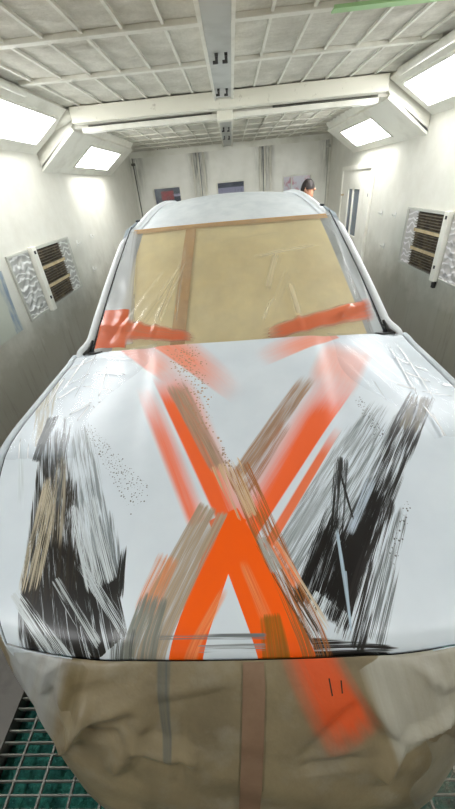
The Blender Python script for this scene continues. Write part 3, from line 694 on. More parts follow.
# round edge rails where fabric ceiling meets the light boxes
struct(MB().tube([(-1.535, 3.45, 2.645), (-1.535, Y0, 2.645)], .026, 10).build('trim_%d' % tn, M['bar'], smooth=True)); tn += 1
struct(MB().tube([(1.50, 4.0, 2.635), (1.50, Y0, 2.635)], .030, 10).build('trim_%d' % tn, M['bar'], smooth=True)); tn += 1
struct(MB().tube([(-1.62, 4.45, 2.58), (-1.74, 6.8, 2.58)], .012, 8).build('trim_%d' % tn, M['bar'], smooth=True)); tn += 1
struct(MB().tube([(1.62, 4.45, 2.58), (1.74, 6.8, 2.58)], .012, 8).build('trim_%d' % tn, M['bar'], smooth=True)); tn += 1
d = MB(); d.tube([(-1.50, 4.27, 2.63), (-1.72, 4.33, 2.57)], .045, 12)
struct(d.build('trim_%d' % tn, M['cream'], smooth=True)); tn += 1

# far corner conduits
for s, lab in ((-1, 'thin dark conduit down far left corner of the booth'), (1, 'pale conduit down far right corner of the booth')):
    c = MB().tube([(s*1.93, D-.06, 2.5), (s*1.93, D-.06, .0)], .009, 8)
    c.box(s*1.93-.03, s*1.93+.03, D-.08, D-.0, 2.38, 2.42); c.box(s*1.93-.03, s*1.93+.03, D-.08, D, 1.3, 1.34)
    tag(c.build('conduit', M['cable'] if s < 0 else M['pipe'], smooth=True), lab, 'pipe')

# exhaust vents with louvres, film taped over one half
def vent(side, label):
    root = thing('exhaust_vent', label, 'vent', (side*2.0, 3.8, .99), None)
    def bx(b, ya, yb, za, zb, d0, d1): # d = distance into the room from the wall
        xs = sorted((-side*d0, -side*d1)); b.box(xs[0], xs[1], ya-3.8, yb-3.8, za-.99, zb-.99)
    f = MB()
    bx(f, 3.52, 3.60, .965, 1.58, .002, .05)
    f.build('centre_post', M['cream'], root, bevel=.004)
    f = MB()
    bx(f, 3.60, 4.42, 1.545, 1.57, .002, .03); bx(f, 3.60, 4.42, .985, 1.01, .002, .03); bx(f, 4.39, 4.42, 1.0, 1.55, .002, .03)
    bx(f, 3.13, 3.50, 1.545, 1.565, .002, .02); bx(f, 3.13, 3.50, .985, 1.005, .002, .02); bx(f, 3.13, 3.15, 1.0, 1.55, .002, .02)
    f.build('frame', M['pipe'], root)
    b = MB(); bx(b, 3.60, 4.20, 1.01, 1.545, .002, .006); b.build('back_plate', M['slatdark'], root)
    b = MB(); bx(b, 4.17, 4.39, 1.01, 1.545, .004, .016); b.build('film_strip', M['silver2' if side > 0 else 'silver'], root)
    def film(u, v):
        yy = 3.15+.35*u; zz = 1.005+.54*v
        dd = .012+.006*math.sin(v*38+4*math.sin(u*7))*math.sin(u*PI)
        return (-side*dd, yy-3.8, zz-.99)
    MB().grid(film, 20, 60).build('taped_film', M['silver2' if side > 0 else 'silver'], root, smooth=True)
    for i in range(3):
        za = 1.015+.181*i
        for j in range(6):
            zz = za+.010+j*.026
            s = MB(); p = [(-side*.008, zz+.012-.99), (-side*.03, zz-.99), (-side*.03, zz-.004-.99), (-side*.008, zz+.008-.99)]
            s.prism(p, 3.62-3.8, 4.16-3.8); s.build('slat', M['slat'], root)
    for zz in (1.19, 1.37):
        b = MB(); bx(b, 3.60, 4.17, zz-.015, zz+.015, .006, .034); b.build('rail', M['tan'], root)
    w = MB()
    for i in range(3):
        for j in range(6):
            zz = 1.03+.181*i+j*.026; bx(w, 3.61, 4.17, zz-.0016, zz+.0016, .033, .036)
    w.build('wire', M['mesh'], root)
    for zz in (1.53, 1.10):
        c = MB(); bx(c, 3.54, 3.56, zz-.014, zz+.014, .05, .058); c.build('latch', M['clip'], root)
    if side > 0:
        c = MB(); bx(c, 3.53, 3.57, .90, .965, .004, .03); c.build('lever', M['clip'], root)
    return root
vent(-1, 'louvred exhaust vent with silvery film on the left wall')
vent(1, 'louvred exhaust vent with milky film on the right wall')
sh = MB(); sh.grid(lambda u, v: (-1.992+.004*math.sin(9*u+5*v), 2.0+1.0*u-.03*(1-v)*u, .97+.51*v), 20, 20)
tag(sh.build('wall_sheet', M['sheet'], smooth=True), 'pale sheet smeared blue, fixed to left wall at the picture edge', 'sheet')

# hooks on the side walls
hk = MB(); hk.box(-.004, .004, -.018, .018, -.03, .03); hk.tube([(0, 0, .0), (.03, 0, -.005), (.04, 0, .02)], .007, 8)
def hook(side, y, z, label):
    o = hk.build('wall_hook', M['white'], smooth=False); o.location = (side*1.9945, y, z)
    if side > 0: o.rotation_euler.z = PI
    tag(o, label, 'hook', 'small hooks on the side walls')
hook(-1, 4.70, 1.46, 'small white hook on left wall, upper one next to the vent')
hook(-1, 5.22, 1.47, 'small white hook on left wall, upper one farther from the vent')
hook(-1, 4.98, 1.09, 'small white hook on left wall, the lowest of three')
hook(1, 5.23, 1.45, 'small white hook on right wall, upper one nearer the service door')
hook(1, 4.78, 1.46, 'small white hook on right wall, upper one next to the vent')
hook(1, 4.99, 1.08, 'small white hook on right wall, the lowest of three')
sw = thing('wall_switch', 'small grey switch on right wall beside the service door', 'switch', (1.998, 5.79, 1.645))
MB().box(-.02, 0, -.03, .03, -.06, .06).build('plate', M['pipe'], sw, bevel=.004); MB().box(-.032, -.02, -.01, .01, -.02, .02).build('toggle', M['clip'], sw)

# service door on the right wall
sd = MB()
for ya, yb, za, zb in ((5.75, 6.20, 0, 1.97), (6.78, 7.16, 0, 1.97), (6.20, 6.78, 0, 1.05), (6.20, 6.78, 1.71, 1.97)):
    sd.box(-.03, -.002, ya-6.45, yb-6.45, za, zb)
d4 = struct(sd.build('door_4', M['cream'], bevel=.004)); d4.location = (2.0, 6.45, 0)
fr = MB().box(-.045, -.002, -.76, -.70, 0, 2.03).box(-.045, -.002, .71, .77, 0, 2.03).box(-.045, -.002, -.70, .71, 1.97, 2.03)
fr.build('door_frame', M['cream'], d4, bevel=.004)
MB().box(-.012, -.004, -.25, .33, 1.05, 1.71).build('glass_pane', mat('dim door glass', '#5d6a78', .12), d4)
gb = MB().box(-.036, -.004, .06, .09, 1.05, 1.71)
gb.build('glazing_bar', M['cream'], d4)
hd = MB().tube([(-.03, .60, 1.62), (-.07, .60, 1.62), (-.07, .50, 1.62)], .012, 8); hd.build('door_handle', M['tan'], d4, smooth=True)

# ------------------------------------------------------------------ the car
CYL = 2.75
car = thing('car', 'white car masked for painting, with a brushed orange cross on its bonnet', 'car', (CX, CYL, 0))
def loc(x, y, z): return (x, y-CYL, z)
def hood_edge(v):
    xe = .66+.285*(1-(1-min(v/.55, 1))**2)
    ye = .42+(1.85-.42)*v
    return xe, ye
def hood_pt(s, v):
    xe, _ = hood_edge(v); x = s*xe
    yf = .36+.05*abs(s)**3; yc = 1.73+.10*(x/.84)**2
    y = yf+(yc-yf)*v
    return x, y

def hood_material():
    m = bpy.data.materials.new('brushed bonnet paint'); m.use_nodes = True
    T = NT(m.node_tree); b = m.node_tree.nodes['Principled BSDF']
    P = T.vm('ADD', T.obj(), (0, CYL, 0))
    sx = T.n('ShaderNodeSeparateXYZ'); T.put(sx.inputs[0], P)
    fl = T.n('ShaderNodeCombineXYZ'); T.put(fl.inputs[0], sx.outputs[0]); T.put(fl.inputs[1], sx.outputs[1]); P2 = fl.outputs[0]
    c = T.mix(T.ramp(T.noise(P2, 3.0, 4), .35, .7), lin('#dfe8ef'), lin('#d3dde5'))
    for i, s in enumerate(HOOD_STROKES):
        mk, ar, br = stroke(T, P2, s, i+1)
        cc = lin(s[0])
        if s[13] > .75 and max(cc[:3]) > .15:      # bristles leave lighter and darker lines in the paint
            cc = T.mix(T.ramp(br, .36, .64), tuple(q*.78 for q in cc[:3])+(1,), tuple(min(1, q*1.22) for q in cc[:3])+(1,))
        c = T.mix(mk, c, cc); P2 = after(T, P2, mk)
    for i, (hx, ax, ay, dx, dy, L, wa, wb, cell, r) in enumerate(HOOD_SPECKS):
        mk, ar, br = stroke(T, P2, (hx, ax, ay, dx, dy, L, wa, wb, wa*.7, wa*.7, .15, .15, 1., 0, 1., 10), i+60)
        vo = T.n('ShaderNodeTexVoronoi', voronoi_dimensions='2D'); T.put(vo.inputs['Vector'], P2)
        vo.inputs['Scale'].default_value = 1/cell
        sep = T.n('ShaderNodeSeparateColor'); T.put(sep.inputs[0], vo.outputs['Color'])
        rad = T.m('MULTIPLY', T.m('MULTIPLY', sep.outputs[0], T.m('GREATER_THAN', ar, sep.outputs[1])), r*1.5)
        f = T.m('GREATER_THAN', rad, vo.outputs['Distance'])
        c = T.mix(T.m('MULTIPLY', f, .85), c, lin(hx)); P2 = after(T, P2, f)
    T.put(b.inputs['Base Color'], c)
    b.inputs['Roughness'].default_value = .33
    return m
M['hood'] = hood_material()
N1, N2 = 110, 120
hb = MB()
def hf(u, v):
    s = 2*u-1
    if v < .04:    # turned-down lip
        k_ = v/.04
        x, y = hood_pt(s, 0); return loc(x, y+.012-.012*k_, hood_z(x, y)-.035*(1-k_))
    x, y = hood_pt(s, (v-.04)/.96)
    return loc(x, y, hood_z(x, y))
hb.grid(hf, N1, N2)
hood = hb.build('bonnet', M['hood'], car, smooth=True)
# dark gap under the bonnet edge
for s in (-1, 1):
    g = MB(); pts = []
    for i in range(40):
        v = i/39; x, y = hood_pt(s, v); pts.append(loc(x+s*.003, y, hood_z(x, y)-.006))
    g.tube(pts, .005, 6); g.build('shut_line_seal', M['seal'], car, smooth=True)

def arch(y, yc, R=.45, zc=.37, base=.30):
    d = R*R-(y-yc)**2
    return max(base, zc+math.sqrt(d)) if d > 0 else base
YA, YB = 1.12, 4.12
def fender_material():
    m = bpy.data.materials.new('film covered wing'); m.use_nodes = True
    T = NT(m.node_tree); b = m.node_tree.nodes['Principled BSDF']; P = T.obj()
    f = T.noise(T.scaled(P, (14, 3, 5)), 1.5, 4, .6)
    T.put(b.inputs['Base Color'], T.mix(T.ramp(f, .4, .65), lin('#d6dee3'), lin('#bcc6cc'))); b.inputs['Roughness'].default_value = .55; b.inputs['Specular IOR Level'].default_value = .2
    bn = T.n('ShaderNodeBump'); bn.inputs['Strength'].default_value = .35; bn.inputs['Distance'].default_value = .02
    T.put(bn.inputs['Height'], f); T.put(b.inputs['Normal'], bn.outputs[0])
    return m
M['wing'] = fender_material()
PROF = [(.004, -.012), (.010, -.002), (.022, .004), (.036, .002), (.046, -.012), (.052, -.04), (.056, -.10), (.060, -.22), (.058, -.40), (.05, -1)]
for s in (-1, 1):
    path = [(k_/10, 0) for k_ in range(7, 10)]+[(1, (k_/44)) for k_ in range(45)]
    nv = len(path)-1; vs = []; fs = []
    P3 = [hood_pt(s*a_, b_) for a_, b_ in path]
    for i in range(nv+1):
        x, y = P3[i]; x1, y1 = P3[max(0, i-1)]; x2, y2 = P3[min(nv, i+1)]
        tx, ty = x2-x1, y2-y1; L = math.hypot(tx, ty); nx, ny = (ty/L, -tx/L)
        if nx*s < 0 or (abs(nx) < .2 and ny > 0): nx, ny = -nx, -ny
        sc = .15+.85*min(1, max(0, (i-3)/9))
        z0 = hood_z(x, y)
        for o_, dz in PROF:
            zb = arch(y, YA)
            z = z0+dz if dz > -.9 else zb
            z = max(z, zb)
            vs.append(loc(x+nx*o_*sc, y+ny*o_*sc, z))
    n = len(PROF)
    for i in range(nv):
        for j in range(n-1): fs.append((i*n+j, i*n+j+1, (i+1)*n+j+1, (i+1)*n+j))
    add_obj('wing', vs, fs, M['wing'], car)

# windscreen, pillars, roof, sides
def ws_edge(v): return .845+(.655-.845)*v, 1.85+(2.522-1.85)*v
def ws_pt(u, v, off=0):
    s = 2*u-1
    xe = .845+(.655-.845)*v; x = s*xe
    yb = 1.745+.10*(x/.84)**2; yt = 2.46+.06*(x/.645)**2
    y = yb+(yt-yb)*v
    return Vector((x, y-off*.55, ws_z(x, y)+off*.83))
def roof_z(x, y):
    t_ = min(max((y-2.46)/2.45, 0), 1)
    return 1.738+.128*math.sin(min(t_*1.25, 1.25)*PI/2*.98) - .075*(x/.70)**2*(1-.35*t_) - .03*max(0, t_-.7)/.3
gmesh = MB().grid(lambda u, v: loc(*ws_pt(u, v, -.004)), 40, 30); gmesh.build('windscreen', M['blackglass'], car, smooth=True)
for s in (-1, 1):
    pts = []; seal = []
    for i in range(15):
        v = -.12+1.15*i/14
        p = ws_pt(.5+.5*s, max(v, 0)); 
        if v < 0: p = p+Vector((s*.05, -.16*(-v), -.35*(-v)))
        pts.append(loc(p.x+s*(.037-.018*max(v, 0)), p.y+.02, p.z+.002)); seal.append(loc(p.x+s*.006, p.y, p.z+.008))
    # roof edge rail carries on backwards
    rl = list(pts)
    for i in range(1, 13):
        t_ = i/12; y = 2.55+2.3*t_
        rl.append(loc(s*(.672+.03*math.sin(t_*PI)), y, roof_z(.672, y)+.004))
    rl = rl[:13]+rl[16:]
    for _ in range(3):
        rl = [rl[0]]+[tuple(a_*.75+b_*.25 if k_ == 0 else a_*.25+b_*.75 for a_, b_ in zip(p0, p1)) for p0, p1 in zip(rl, rl[1:]) for k_ in (0, 1)]+[rl[-1]]
    MB().tube(rl, .028, 12).build('pillar', M['pillar'], car, smooth=True)
    MB().tube(seal, .0034, 8).build('pillar_seal', M['seal'], car, smooth=True)
    wl = MB(); p = ws_pt(.5+.5*s, 0)
    wl.tube([loc(p.x+s*.010, p.y+.05, p.z+.05), loc(p.x+s*.025, p.y, p.z+.012), loc(p.x+s*.055, p.y-.03, p.z-.002)], [.008, .012, .007], 8)
    wl.tube([loc(p.x+s*.055, p.y-.02, p.z+.0), loc(p.x-s*.02, p.y-.035, p.z+.004), loc(p.x-s*.06, p.y-.02, p.z+.004)], .006, 8)
    wl.build('cowl_trim', M['dark'], car, smooth=True)
def roof_pt(u, v):
    s = 2*u-1; xe = .66+.05*math.sin(min(v*2.2, 1)*PI/2); x = s*xe
    y0_ = 2.46+.06*(x/.645)**2; y = y0_+(4.93-y0_)*v
    return x, y
def roof_material():
    m = bpy.data.materials.new('film covered roof'); m.use_nodes = True
    T = NT(m.node_tree); b = m.node_tree.nodes['Principled BSDF']; P = T.obj()
    f = T.noise(T.scaled(P, (3, 1.5, 3)), 2.5, 5, .6)
    T.put(b.inputs['Base Color'], T.mix(T.ramp(f, .4, .65), lin('#e3e9ec'), lin('#d2dade'))); b.inputs['Roughness'].default_value = .35
    bn = T.n('ShaderNodeBump'); bn.inputs['Strength'].default_value = .3; bn.inputs['Distance'].default_value = .02
    T.put(bn.inputs['Height'], f); T.put(b.inputs['Normal'], bn.outputs[0])
    return m
M['roof'] = roof_material()
MB().grid(lambda u, v: (lambda p: loc(p[0], p[1], roof_z(*p)))(roof_pt(u, v)), 50, 50).build('roof', M['roof'], car, smooth=True)
for s in (-1, 1):
    c = MB(); c.box(s*.64-.012, s*.64+.012, 2.66-CYL, 2.72-CYL, 1.77, 1.782); c.build('roof_clip', M['seal'], car, bevel=.006)
def side_top(y):
    if y < 2.53:
        v = (y-1.85)/(2.53-1.85); p = ws_pt(1, max(0, v)); return p.x+.05, p.z-.01
    t_ = min((y-2.55)/2.3, 1)
    return .70+.03*math.sin(max(t_, 0)*PI), 1.735+.05*math.sin(min(max(t_, 0)*1.5, 1)*PI/2)-.03*t_*t_
for s in (-1, 1):
    def sf(u, v):
        y = 1.84+3.3*u; zb = arch(y, YB); tx, tz = side_top(y)
        taper = .05*max(0, (y-4.4)/.8)**2
        prof = [(.985, zb), (1.0, max(zb, .6)), (1.0, max(zb, .95)), (.985, 1.09), (.96, 1.125), (.93, 1.14), (.5*(.93+tx)+.01, .5*(1.14+tz)), (tx, tz)]
        k_ = v*(len(prof)-1); i = min(int(k_), len(prof)-2); f = k_-i
        x = prof[i][0]*(1-f)+prof[i+1][0]*f; z = prof[i][1]*(1-f)+prof[i+1][1]*f
        return loc(s*(x-taper), y, z)
    MB().grid(sf, 60, 28).build('body_side', M['wing'], car, smooth=True)
rear = MB().grid(lambda u, v: loc((2*u-1)*(.93-.22*max(0, v-.6)/.4), 5.14-.20*max(0, v-.5)-.06*(2*u-1)**2+.04, .35+1.43*v), 20, 20)
rear.build('tailgate', M['body'], car, smooth=True)
under = MB().box(-.72, .72, .55-CYL, 5.0-CYL, .28, .42); under.build('chassis', M['dark'], car)
bp = MB()
def bumper_y(x, z): return paper_y(x, z)+.03
bp.grid(lambda u, v: (lambda x, z: loc(x, bumper_y(x, z), z))((2*u-1)*(.86-.20*v), .32+.60*v), 40, 24)
bp.build('bumper', M['body'], car, smooth=True)
def wheel(x, y):
    r = MB(); prof = [(.24, -.12), (.30, -.125), (.36, -.11), (.38, -.07), (.38, .07), (.36, .11), (.30, .125), (.24, .12)]
    n = 36; vs = []; fs = []
    for i in range(n):
        a = 2*PI*i/n
        for rr, xx in prof: vs.append((x+xx, y-CYL+rr*math.cos(a), .38+rr*math.sin(a)))
    m_ = len(prof)
    for i in range(n):
        for j in range(m_): fs.append((i*m_+j, i*m_+(j+1) % m_, ((i+1) % n)*m_+(j+1) % m_, ((i+1) % n)*m_+j))
    ty = add_obj('wheel', vs, fs, M['tyre'], car)
    rm = MB(); rm.tube([(x-.06, y-CYL, .38), (x+.06, y-CYL, .38)], .06, 16)
    for k_ in range(5):
        a = 2*PI*k_/5
        rm.tube([(x, y-CYL, .38), (x, y-CYL+.245*math.cos(a), .38+.245*math.sin(a))], .028, 8)
    rm.build('rim', M['rim'], ty, smooth=True)
for x in (-.84, .84):
    for y in (YA, YB): wheel(x, y)

# ------------------------------------------------------------------ masking paper and film
def seg_d(px, py, s):
    ax, ay, bx_, by = s; dx, dy = bx_-ax, by-ay; L2 = dx*dx+dy*dy
    t_ = min(1, max(0, ((px-ax)*dx+(py-ay)*dy)/L2)); return math.hypot(px-ax-t_*dx, py-ay-t_*dy), t_
def fold(px, py, segs, w, h):
    z = 0
    for i, s in enumerate(segs):
        d, t_ = seg_d(px, py, s); ww = w*(.7+.6*((i*37) % 10)/10)
        z += h*(1 if i % 3 else -.5)*max(0, 1-d/ww)*min(1, 4*min(t_, 1-t_)+.25)
    return z

# beige paper over the windscreen
wp = tag(MB().grid(lambda u, v: ws_pt(.07+.87*u, .0+.985*v, .004+.002*math.sin(u*9+v*5)) + Vector((CX, 0, 0)), 50, 40).build('windscreen_masking_paper', M['wspaper'], smooth=True),
         'beige masking paper covering the windscreen under clear film', 'masking paper')
tp = MB().grid(lambda u, v: ws_pt(.02+.96*u, .952+.045*v, .0095) + Vector((CX, 0, 0)), 50, 3); tp.build('tape_strip', M['tape'], wp, smooth=True)
tp = MB().grid(lambda u, v: ws_pt(.292+.05*u-.012*(1-v), .0+.95*v, .0095) + Vector((CX, 0, 0)), 3, 30); tp.build('tape_strip', M['tape'], wp, smooth=True)

def film_material(name, strokes, base_fac, tint, coords, glossy=.22, haze=None):
    m = bpy.data.materials.new(name); m.use_nodes = True
    T = NT(m.node_tree); b = m.node_tree.nodes['Principled BSDF']; out = m.node_tree.nodes['Material Output']
    P = T.obj(); sx = T.n('ShaderNodeSeparateXYZ'); T.put(sx.inputs[0], P)
    fl = T.n('ShaderNodeCombineXYZ'); T.put(fl.inputs[0], sx.outputs[coords[0]]); T.put(fl.inputs[1], sx.outputs[coords[1]]); P2 = fl.outputs[0]
    c = lin(tint)
    nz = T.noise(P, 5, 4, .6)
    fac = T.m('MULTIPLY', nz, base_fac*2)
    # fine speckle of dry overspray
    vo = T.n('ShaderNodeTexVoronoi'); T.put(vo.inputs['Vector'], P); vo.inputs['Scale'].default_value = 90
    for i, s in enumerate(strokes):
        mk, ar, br = stroke(T, P2, s, i+80); P2 = after(T, P2, mk)
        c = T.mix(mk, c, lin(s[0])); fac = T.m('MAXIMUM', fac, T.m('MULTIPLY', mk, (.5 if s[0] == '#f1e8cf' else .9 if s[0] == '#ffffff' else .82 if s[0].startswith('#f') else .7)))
    T.put(b.inputs['Base Color'], c); b.inputs['Roughness'].default_value = glossy
    tr = T.n('ShaderNodeBsdfTransparent'); mx = T.n('ShaderNodeMixShader')
    T.put(mx.inputs[0], fac); m.node_tree.links.new(tr.outputs[0], mx.inputs[1]); m.node_tree.links.new(b.outputs[0], mx.inputs[2])
    m.node_tree.links.new(mx.outputs[0], out.inputs['Surface'])
    return m
M['wsfilm'] = film_material('clear masking film', FILM_STROKES, .19, '#d9d4c6', (0, 1))
def wsf(u, v):
    p = ws_pt(.005+.99*u, -.012+.99*v, .016)
    r = fold(p.x, p.y, WS_FOLDS, .028, .010) + .003*math.sin(p.x*40+p.y*11)*math.sin(p.y*17-p.x*9)
    return p+Vector((0, -.5*r, .85*r))
wf = MB().grid(wsf, 170, 110).build('windscreen_film', M['wsfilm'], smooth=True); wf.location = (CX, 0, 0)
tag(wf, 'clear wrinkled plastic film over the windscreen, orange overspray at its lower corners', 'plastic film')

M['hfilm'] = film_material('thin cling film', CREASE_STROKES, .14, '#b7c5cf', (0, 1), .2)
def hood_film(side, label):
    def f(u, v):
        y = .98+.81*v
        # outer limit follows the bonnet edge
        vv = min(1, max(0, (y-.42)/1.43)); xe = hood_edge(vv)[0]-.004
        xin = .46+.05*math.sin(v*7+side)+.22*(1-v)
        x = side*(xin+(xe-xin)*u)
        r = fold(x, y, HOOD_FOLDS, .016, .005)
        edge = min(1, u*8, (1-u)*8)
        return Vector((x, y, hood_z(x, y)+.004+max(r, -.003)*edge+.0012*math.sin(x*70+y*23)))
    o = MB().grid(f, 140, 300).build('cling_film', M['hfilm'], smooth=True); o.location = (CX, 0, 0)
    tag(o, label, 'plastic film')
hood_film(-1, 'thin creased cling film over left side of the bonnet')
hood_film(1, 'thin creased cling film over right side of the bonnet')

# brown paper hung over the front of the car
def paper_material():
    m = bpy.data.materials.new('brown masking paper'); m.use_nodes = True
    T = NT(m.node_tree); b = m.node_tree.nodes['Principled BSDF']
    P = T.obj(); sx = T.n('ShaderNodeSeparateXYZ'); T.put(sx.inputs[0], P)
    fl = T.n('ShaderNodeCombineXYZ'); T.put(fl.inputs[0], sx.outputs[0]); T.put(fl.inputs[1], sx.outputs[2]); P2 = fl.outputs[0]
    c = T.mix(T.ramp(T.noise(P, 4, 5, .6), .35, .7), lin('#958769'), lin('#786c54'))
    c = T.mix(T.m('MULTIPLY', T.ramp(T.noise(P, 9, 5, .65), .5, .7), .35), c, lin('#a39f92'))
    for i, s in enumerate(PAPER_STROKES):
        mk, ar, br = stroke(T, P2, s, i+100); c = T.mix(mk, c, lin(s[0])); P2 = after(T, P2, mk)
    T.put(b.inputs['Base Color'], c); b.inputs['Roughness'].default_value = .42
    bn = T.n('ShaderNodeBump'); bn.inputs['Strength'].default_value = .4; bn.inputs['Distance'].default_value = .01
    T.put(bn.inputs['Height'], T.noise(P, 11, 4, .6)); T.put(b.inputs['Normal'], bn.outputs[0])
    return m
M['paper'] = paper_material()
def paper_pt(u, v, off=0):
    s = 2*u-1; hw = .662+.32*min(.22, v)**.36; x = s*hw
    z = .952-.60*v
    r = fold(x, z, PAPER_FOLDS, .03, .024)+.004*math.sin(x*17+z*31)*math.sin(z*13-x*5)
    a = min(1, v*6)
    y = paper_y(x, z)-off-(r*a)-.004*a
    # its top edge is stuck down along the bonnet lip
    k = min(1, v/.07)
    lx, ly = hood_pt(s, 0); lz = hood_z(lx, ly)+.001; x = lx*(1-k)+x*k if k < 1 else x
    k2 = k*k*(3-2*k)
    y = (ly-.003-off)*(1-k2)+y*k2; z = lz*(1-k2)+min(z, lz)*k2
    return Vector((x, y, z))
fp = MB().grid(paper_pt, 150, 110).build('bumper_masking_paper', M['paper'], smooth=True); fp.location = (CX, 0, 0)
tag(fp, 'brown masking paper hanging over the front bumper, sprayed orange on one side', 'masking paper')
xt0, xt1 = -.012, .044
def tape_pt(u, v):
    z = .952-.43*v; x = xt0+(xt1-xt0)*u-.04*v
    vv = max(0, (.952-z)/.60); hw = .662+.32*min(.22, vv)**.36
    p = paper_pt(.5+.5*x/hw, vv, .004); return p
MB().grid(tape_pt, 6, 50).build('tape_strip', M['tapegrey'], fp, smooth=True)
# bunched clear film hanging at the right corner
M['bag'] = film_material('bunched film', [], .30, '#a9a696', (0, 2), .25)
def bag(u, v):
    a = u*PI*1.15-.1; z = .78-.36*v
    x0_ = .50; r_ = .05+.085*math.sin(min(v*1.25, 1)*PI/2)
    x = x0_+.16*(u-.5)+.02*math.sin(v*9+u*4); y = paper_y(x, z)-.02-r_*math.sin(u*PI)*.55-.008*math.sin(u*22+v*9)
    return Vector((x, y, z+.05*u))
bg = MB().grid(bag, 50, 40).build('bunched_film', M['bag'], smooth=True); bg.location = (CX, 0, 0)
tag(bg, 'bunched translucent film hanging at the right front corner of the car', 'plastic film')

# ------------------------------------------------------------------ the person behind the car
def person_material():
    m = bpy.data.materials.new('skin and clothes'); m.use_nodes = True
    T = NT(m.node_tree); b = m.node_tree.nodes['Principled BSDF']; P = T.obj()
    sx = T.n('ShaderNodeSeparateXYZ'); T.put(sx.inputs[0], P)
    c = T.mix(T.m('GREATER_THAN', sx.outputs[2], 1.0), lin('#34383f'), lin('#8b9096'))
    c = T.mix(T.m('LESS_THAN', sx.outputs[2], .085), c, lin('#1f1f20'))
    c = T.mix(T.m('GREATER_THAN', sx.outputs[2], 1.56), c, lin('#b88468'))
    hand = T.m('MULTIPLY', T.m('GREATER_THAN', T.m('ABSOLUTE', sx.outputs[0]), .2), T.m('LESS_THAN', sx.outputs[2], 1.02))
    c = T.mix(hand, c, lin('#b88468'))
    T.put(b.inputs['Base Color'], c); b.inputs['Roughness'].default_value = .65
    return m
M['person'] = person_material()
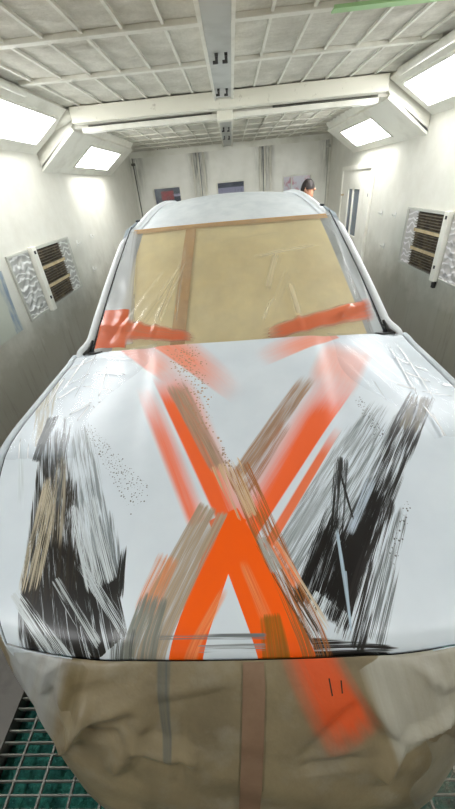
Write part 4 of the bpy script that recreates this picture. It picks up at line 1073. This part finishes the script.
def person(loc_, rz):
    root = thing('person', 'person standing behind the car, only the dark-haired head above its roof', 'person', loc_)
    root.rotation_euler.z = rz
    J = {'pelvis': (0, 0, .98), 'waist': (0, 0, 1.12), 'chest': (0, -.01, 1.36), 'neck': (0, .0, 1.58), 'chin': (0, .03, 1.68), 'skull': (0, .02, 1.80), 'crown': (0, .01, 1.865)}
    vs = list(J.values()); rad = [(.15, .12), (.14, .11), (.18, .12), (.062, .065), (.075, .085), (.082, .10), (.06, .07)]
    ed = [(i, i+1) for i in range(6)]
    for s in (-1, 1):
        b = len(vs)
        vs += [(s*.19, 0, 1.50), (s*.24, .0, 1.22), (s*.25, .07, .98), (s*.25, .10, .90)]; rad += [(.06, .06), (.048, .048), (.034, .034), (.04, .025)]
        ed += [(2, b), (b, b+1), (b+1, b+2), (b+2, b+3)]
        b = len(vs)
        vs += [(s*.10, 0, .90), (s*.11, .02, .50), (s*.11, 0, .10), (s*.12, .12, .045)]; rad += [(.09, .09), (.065, .065), (.045, .045), (.05, .04)]
        ed += [(0, b), (b, b+1), (b+1, b+2), (b+2, b+3)]
    me = bpy.data.meshes.new('body'); me.from_pydata(vs, ed, [])
    o = bpy.data.objects.new('body', me); col.objects.link(o); o.parent = root
    sk = o.modifiers.new('skin', 'SKIN'); sd_ = o.modifiers.new('sub', 'SUBSURF'); sd_.levels = 2; sd_.render_levels = 2
    for i, r_ in enumerate(rad): me.skin_vertices[0].data[i].radius = r_
    me.skin_vertices[0].data[0].use_root = True
    me.materials.append(M['person'])
    nose = MB().tube([(0, .105, 1.79), (0, .135, 1.755), (0, .11, 1.748)], [.010, .016, .012], 8); nose.build('nose', M['skin'], root, smooth=True)
    for s in (-1, 1):
        MB().tube([(s*.088, .015, 1.745), (s*.102, .005, 1.77), (s*.092, .01, 1.80)], [.012, .018, .012], 8).build('ear', M['skin'], root, smooth=True)
    def hair(u, v):
        a = 2*PI*u; b = PI*.5*v
        back = -math.sin(a)
        drop = .045+.09*max(0, back)
        zz = 1.80+.092*math.cos(b)**.9-(drop*(v**2))
        r_ = math.sin(b)
        return ((.100*r_)*math.cos(a), .012+(.118*r_)*math.sin(a)*(1 if back > -.2 else .92), zz+.02)
    MB().grid(hair, 32, 14).build('hair', M['hair'], root, smooth=True)
    def shirt(u, v):
        a = 2*PI*u; z = .98+.58*v
        w_ = (.19, .175, .21, .225, .20, .09)[min(5, int(v*5))]; w2 = (.19, .175, .21, .225, .20, .09)[min(5, int(v*5)+1)]; f = v*5-int(v*5)
        ww = w_*(1-f)+w2*f
        return (ww*math.cos(a), (ww*.72)*math.sin(a)-.005, z)
    MB().grid(shirt, 24, 20).build('overalls', M['shirt'], root, smooth=True)
    return root
person((1.18, 6.3, 0), -PI/2-.5)

# ------------------------------------------------------------------ camera, world, exposure
w = bpy.data.worlds.new('World'); scn.world = w; w.use_nodes = True
w.node_tree.nodes['Background'].inputs[0].default_value = (.75, .82, .9, 1); w.node_tree.nodes['Background'].inputs[1].default_value = .8
cam = bpy.data.cameras.new('camera'); co = bpy.data.objects.new('camera', cam); col.objects.link(co)
F_PX, PITCH, YAW, ROLL, CH = 337.75, .578364, -.0596633, -.0924939, 1.95
cp, sp, cy, sy, cr, sr = math.cos(PITCH), math.sin(PITCH), math.cos(YAW), math.sin(YAW), math.cos(ROLL), math.sin(ROLL)
fw = Vector((sy*cp, cy*cp, -sp)); rt = Vector((cy, -sy, 0)); up = rt.cross(fw)
rt2 = rt*cr+up*sr; up2 = -rt*sr+up*cr
co.matrix_world = Matrix(((rt2.x, up2.x, -fw.x, 0), (rt2.y, up2.y, -fw.y, 0), (rt2.z, up2.z, -fw.z, CH), (0, 0, 0, 1)))
cam.sensor_fit = 'VERTICAL'; cam.sensor_height = 36; cam.lens = F_PX/809*36; cam.clip_start = .02; cam.clip_end = 60
scn.camera = co
vs_ = scn.view_settings
vs_.view_transform = 'Standard'; vs_.look = 'None'; vs_.gamma = 1; vs_.use_curve_mapping = False; vs_.exposure = EXPO
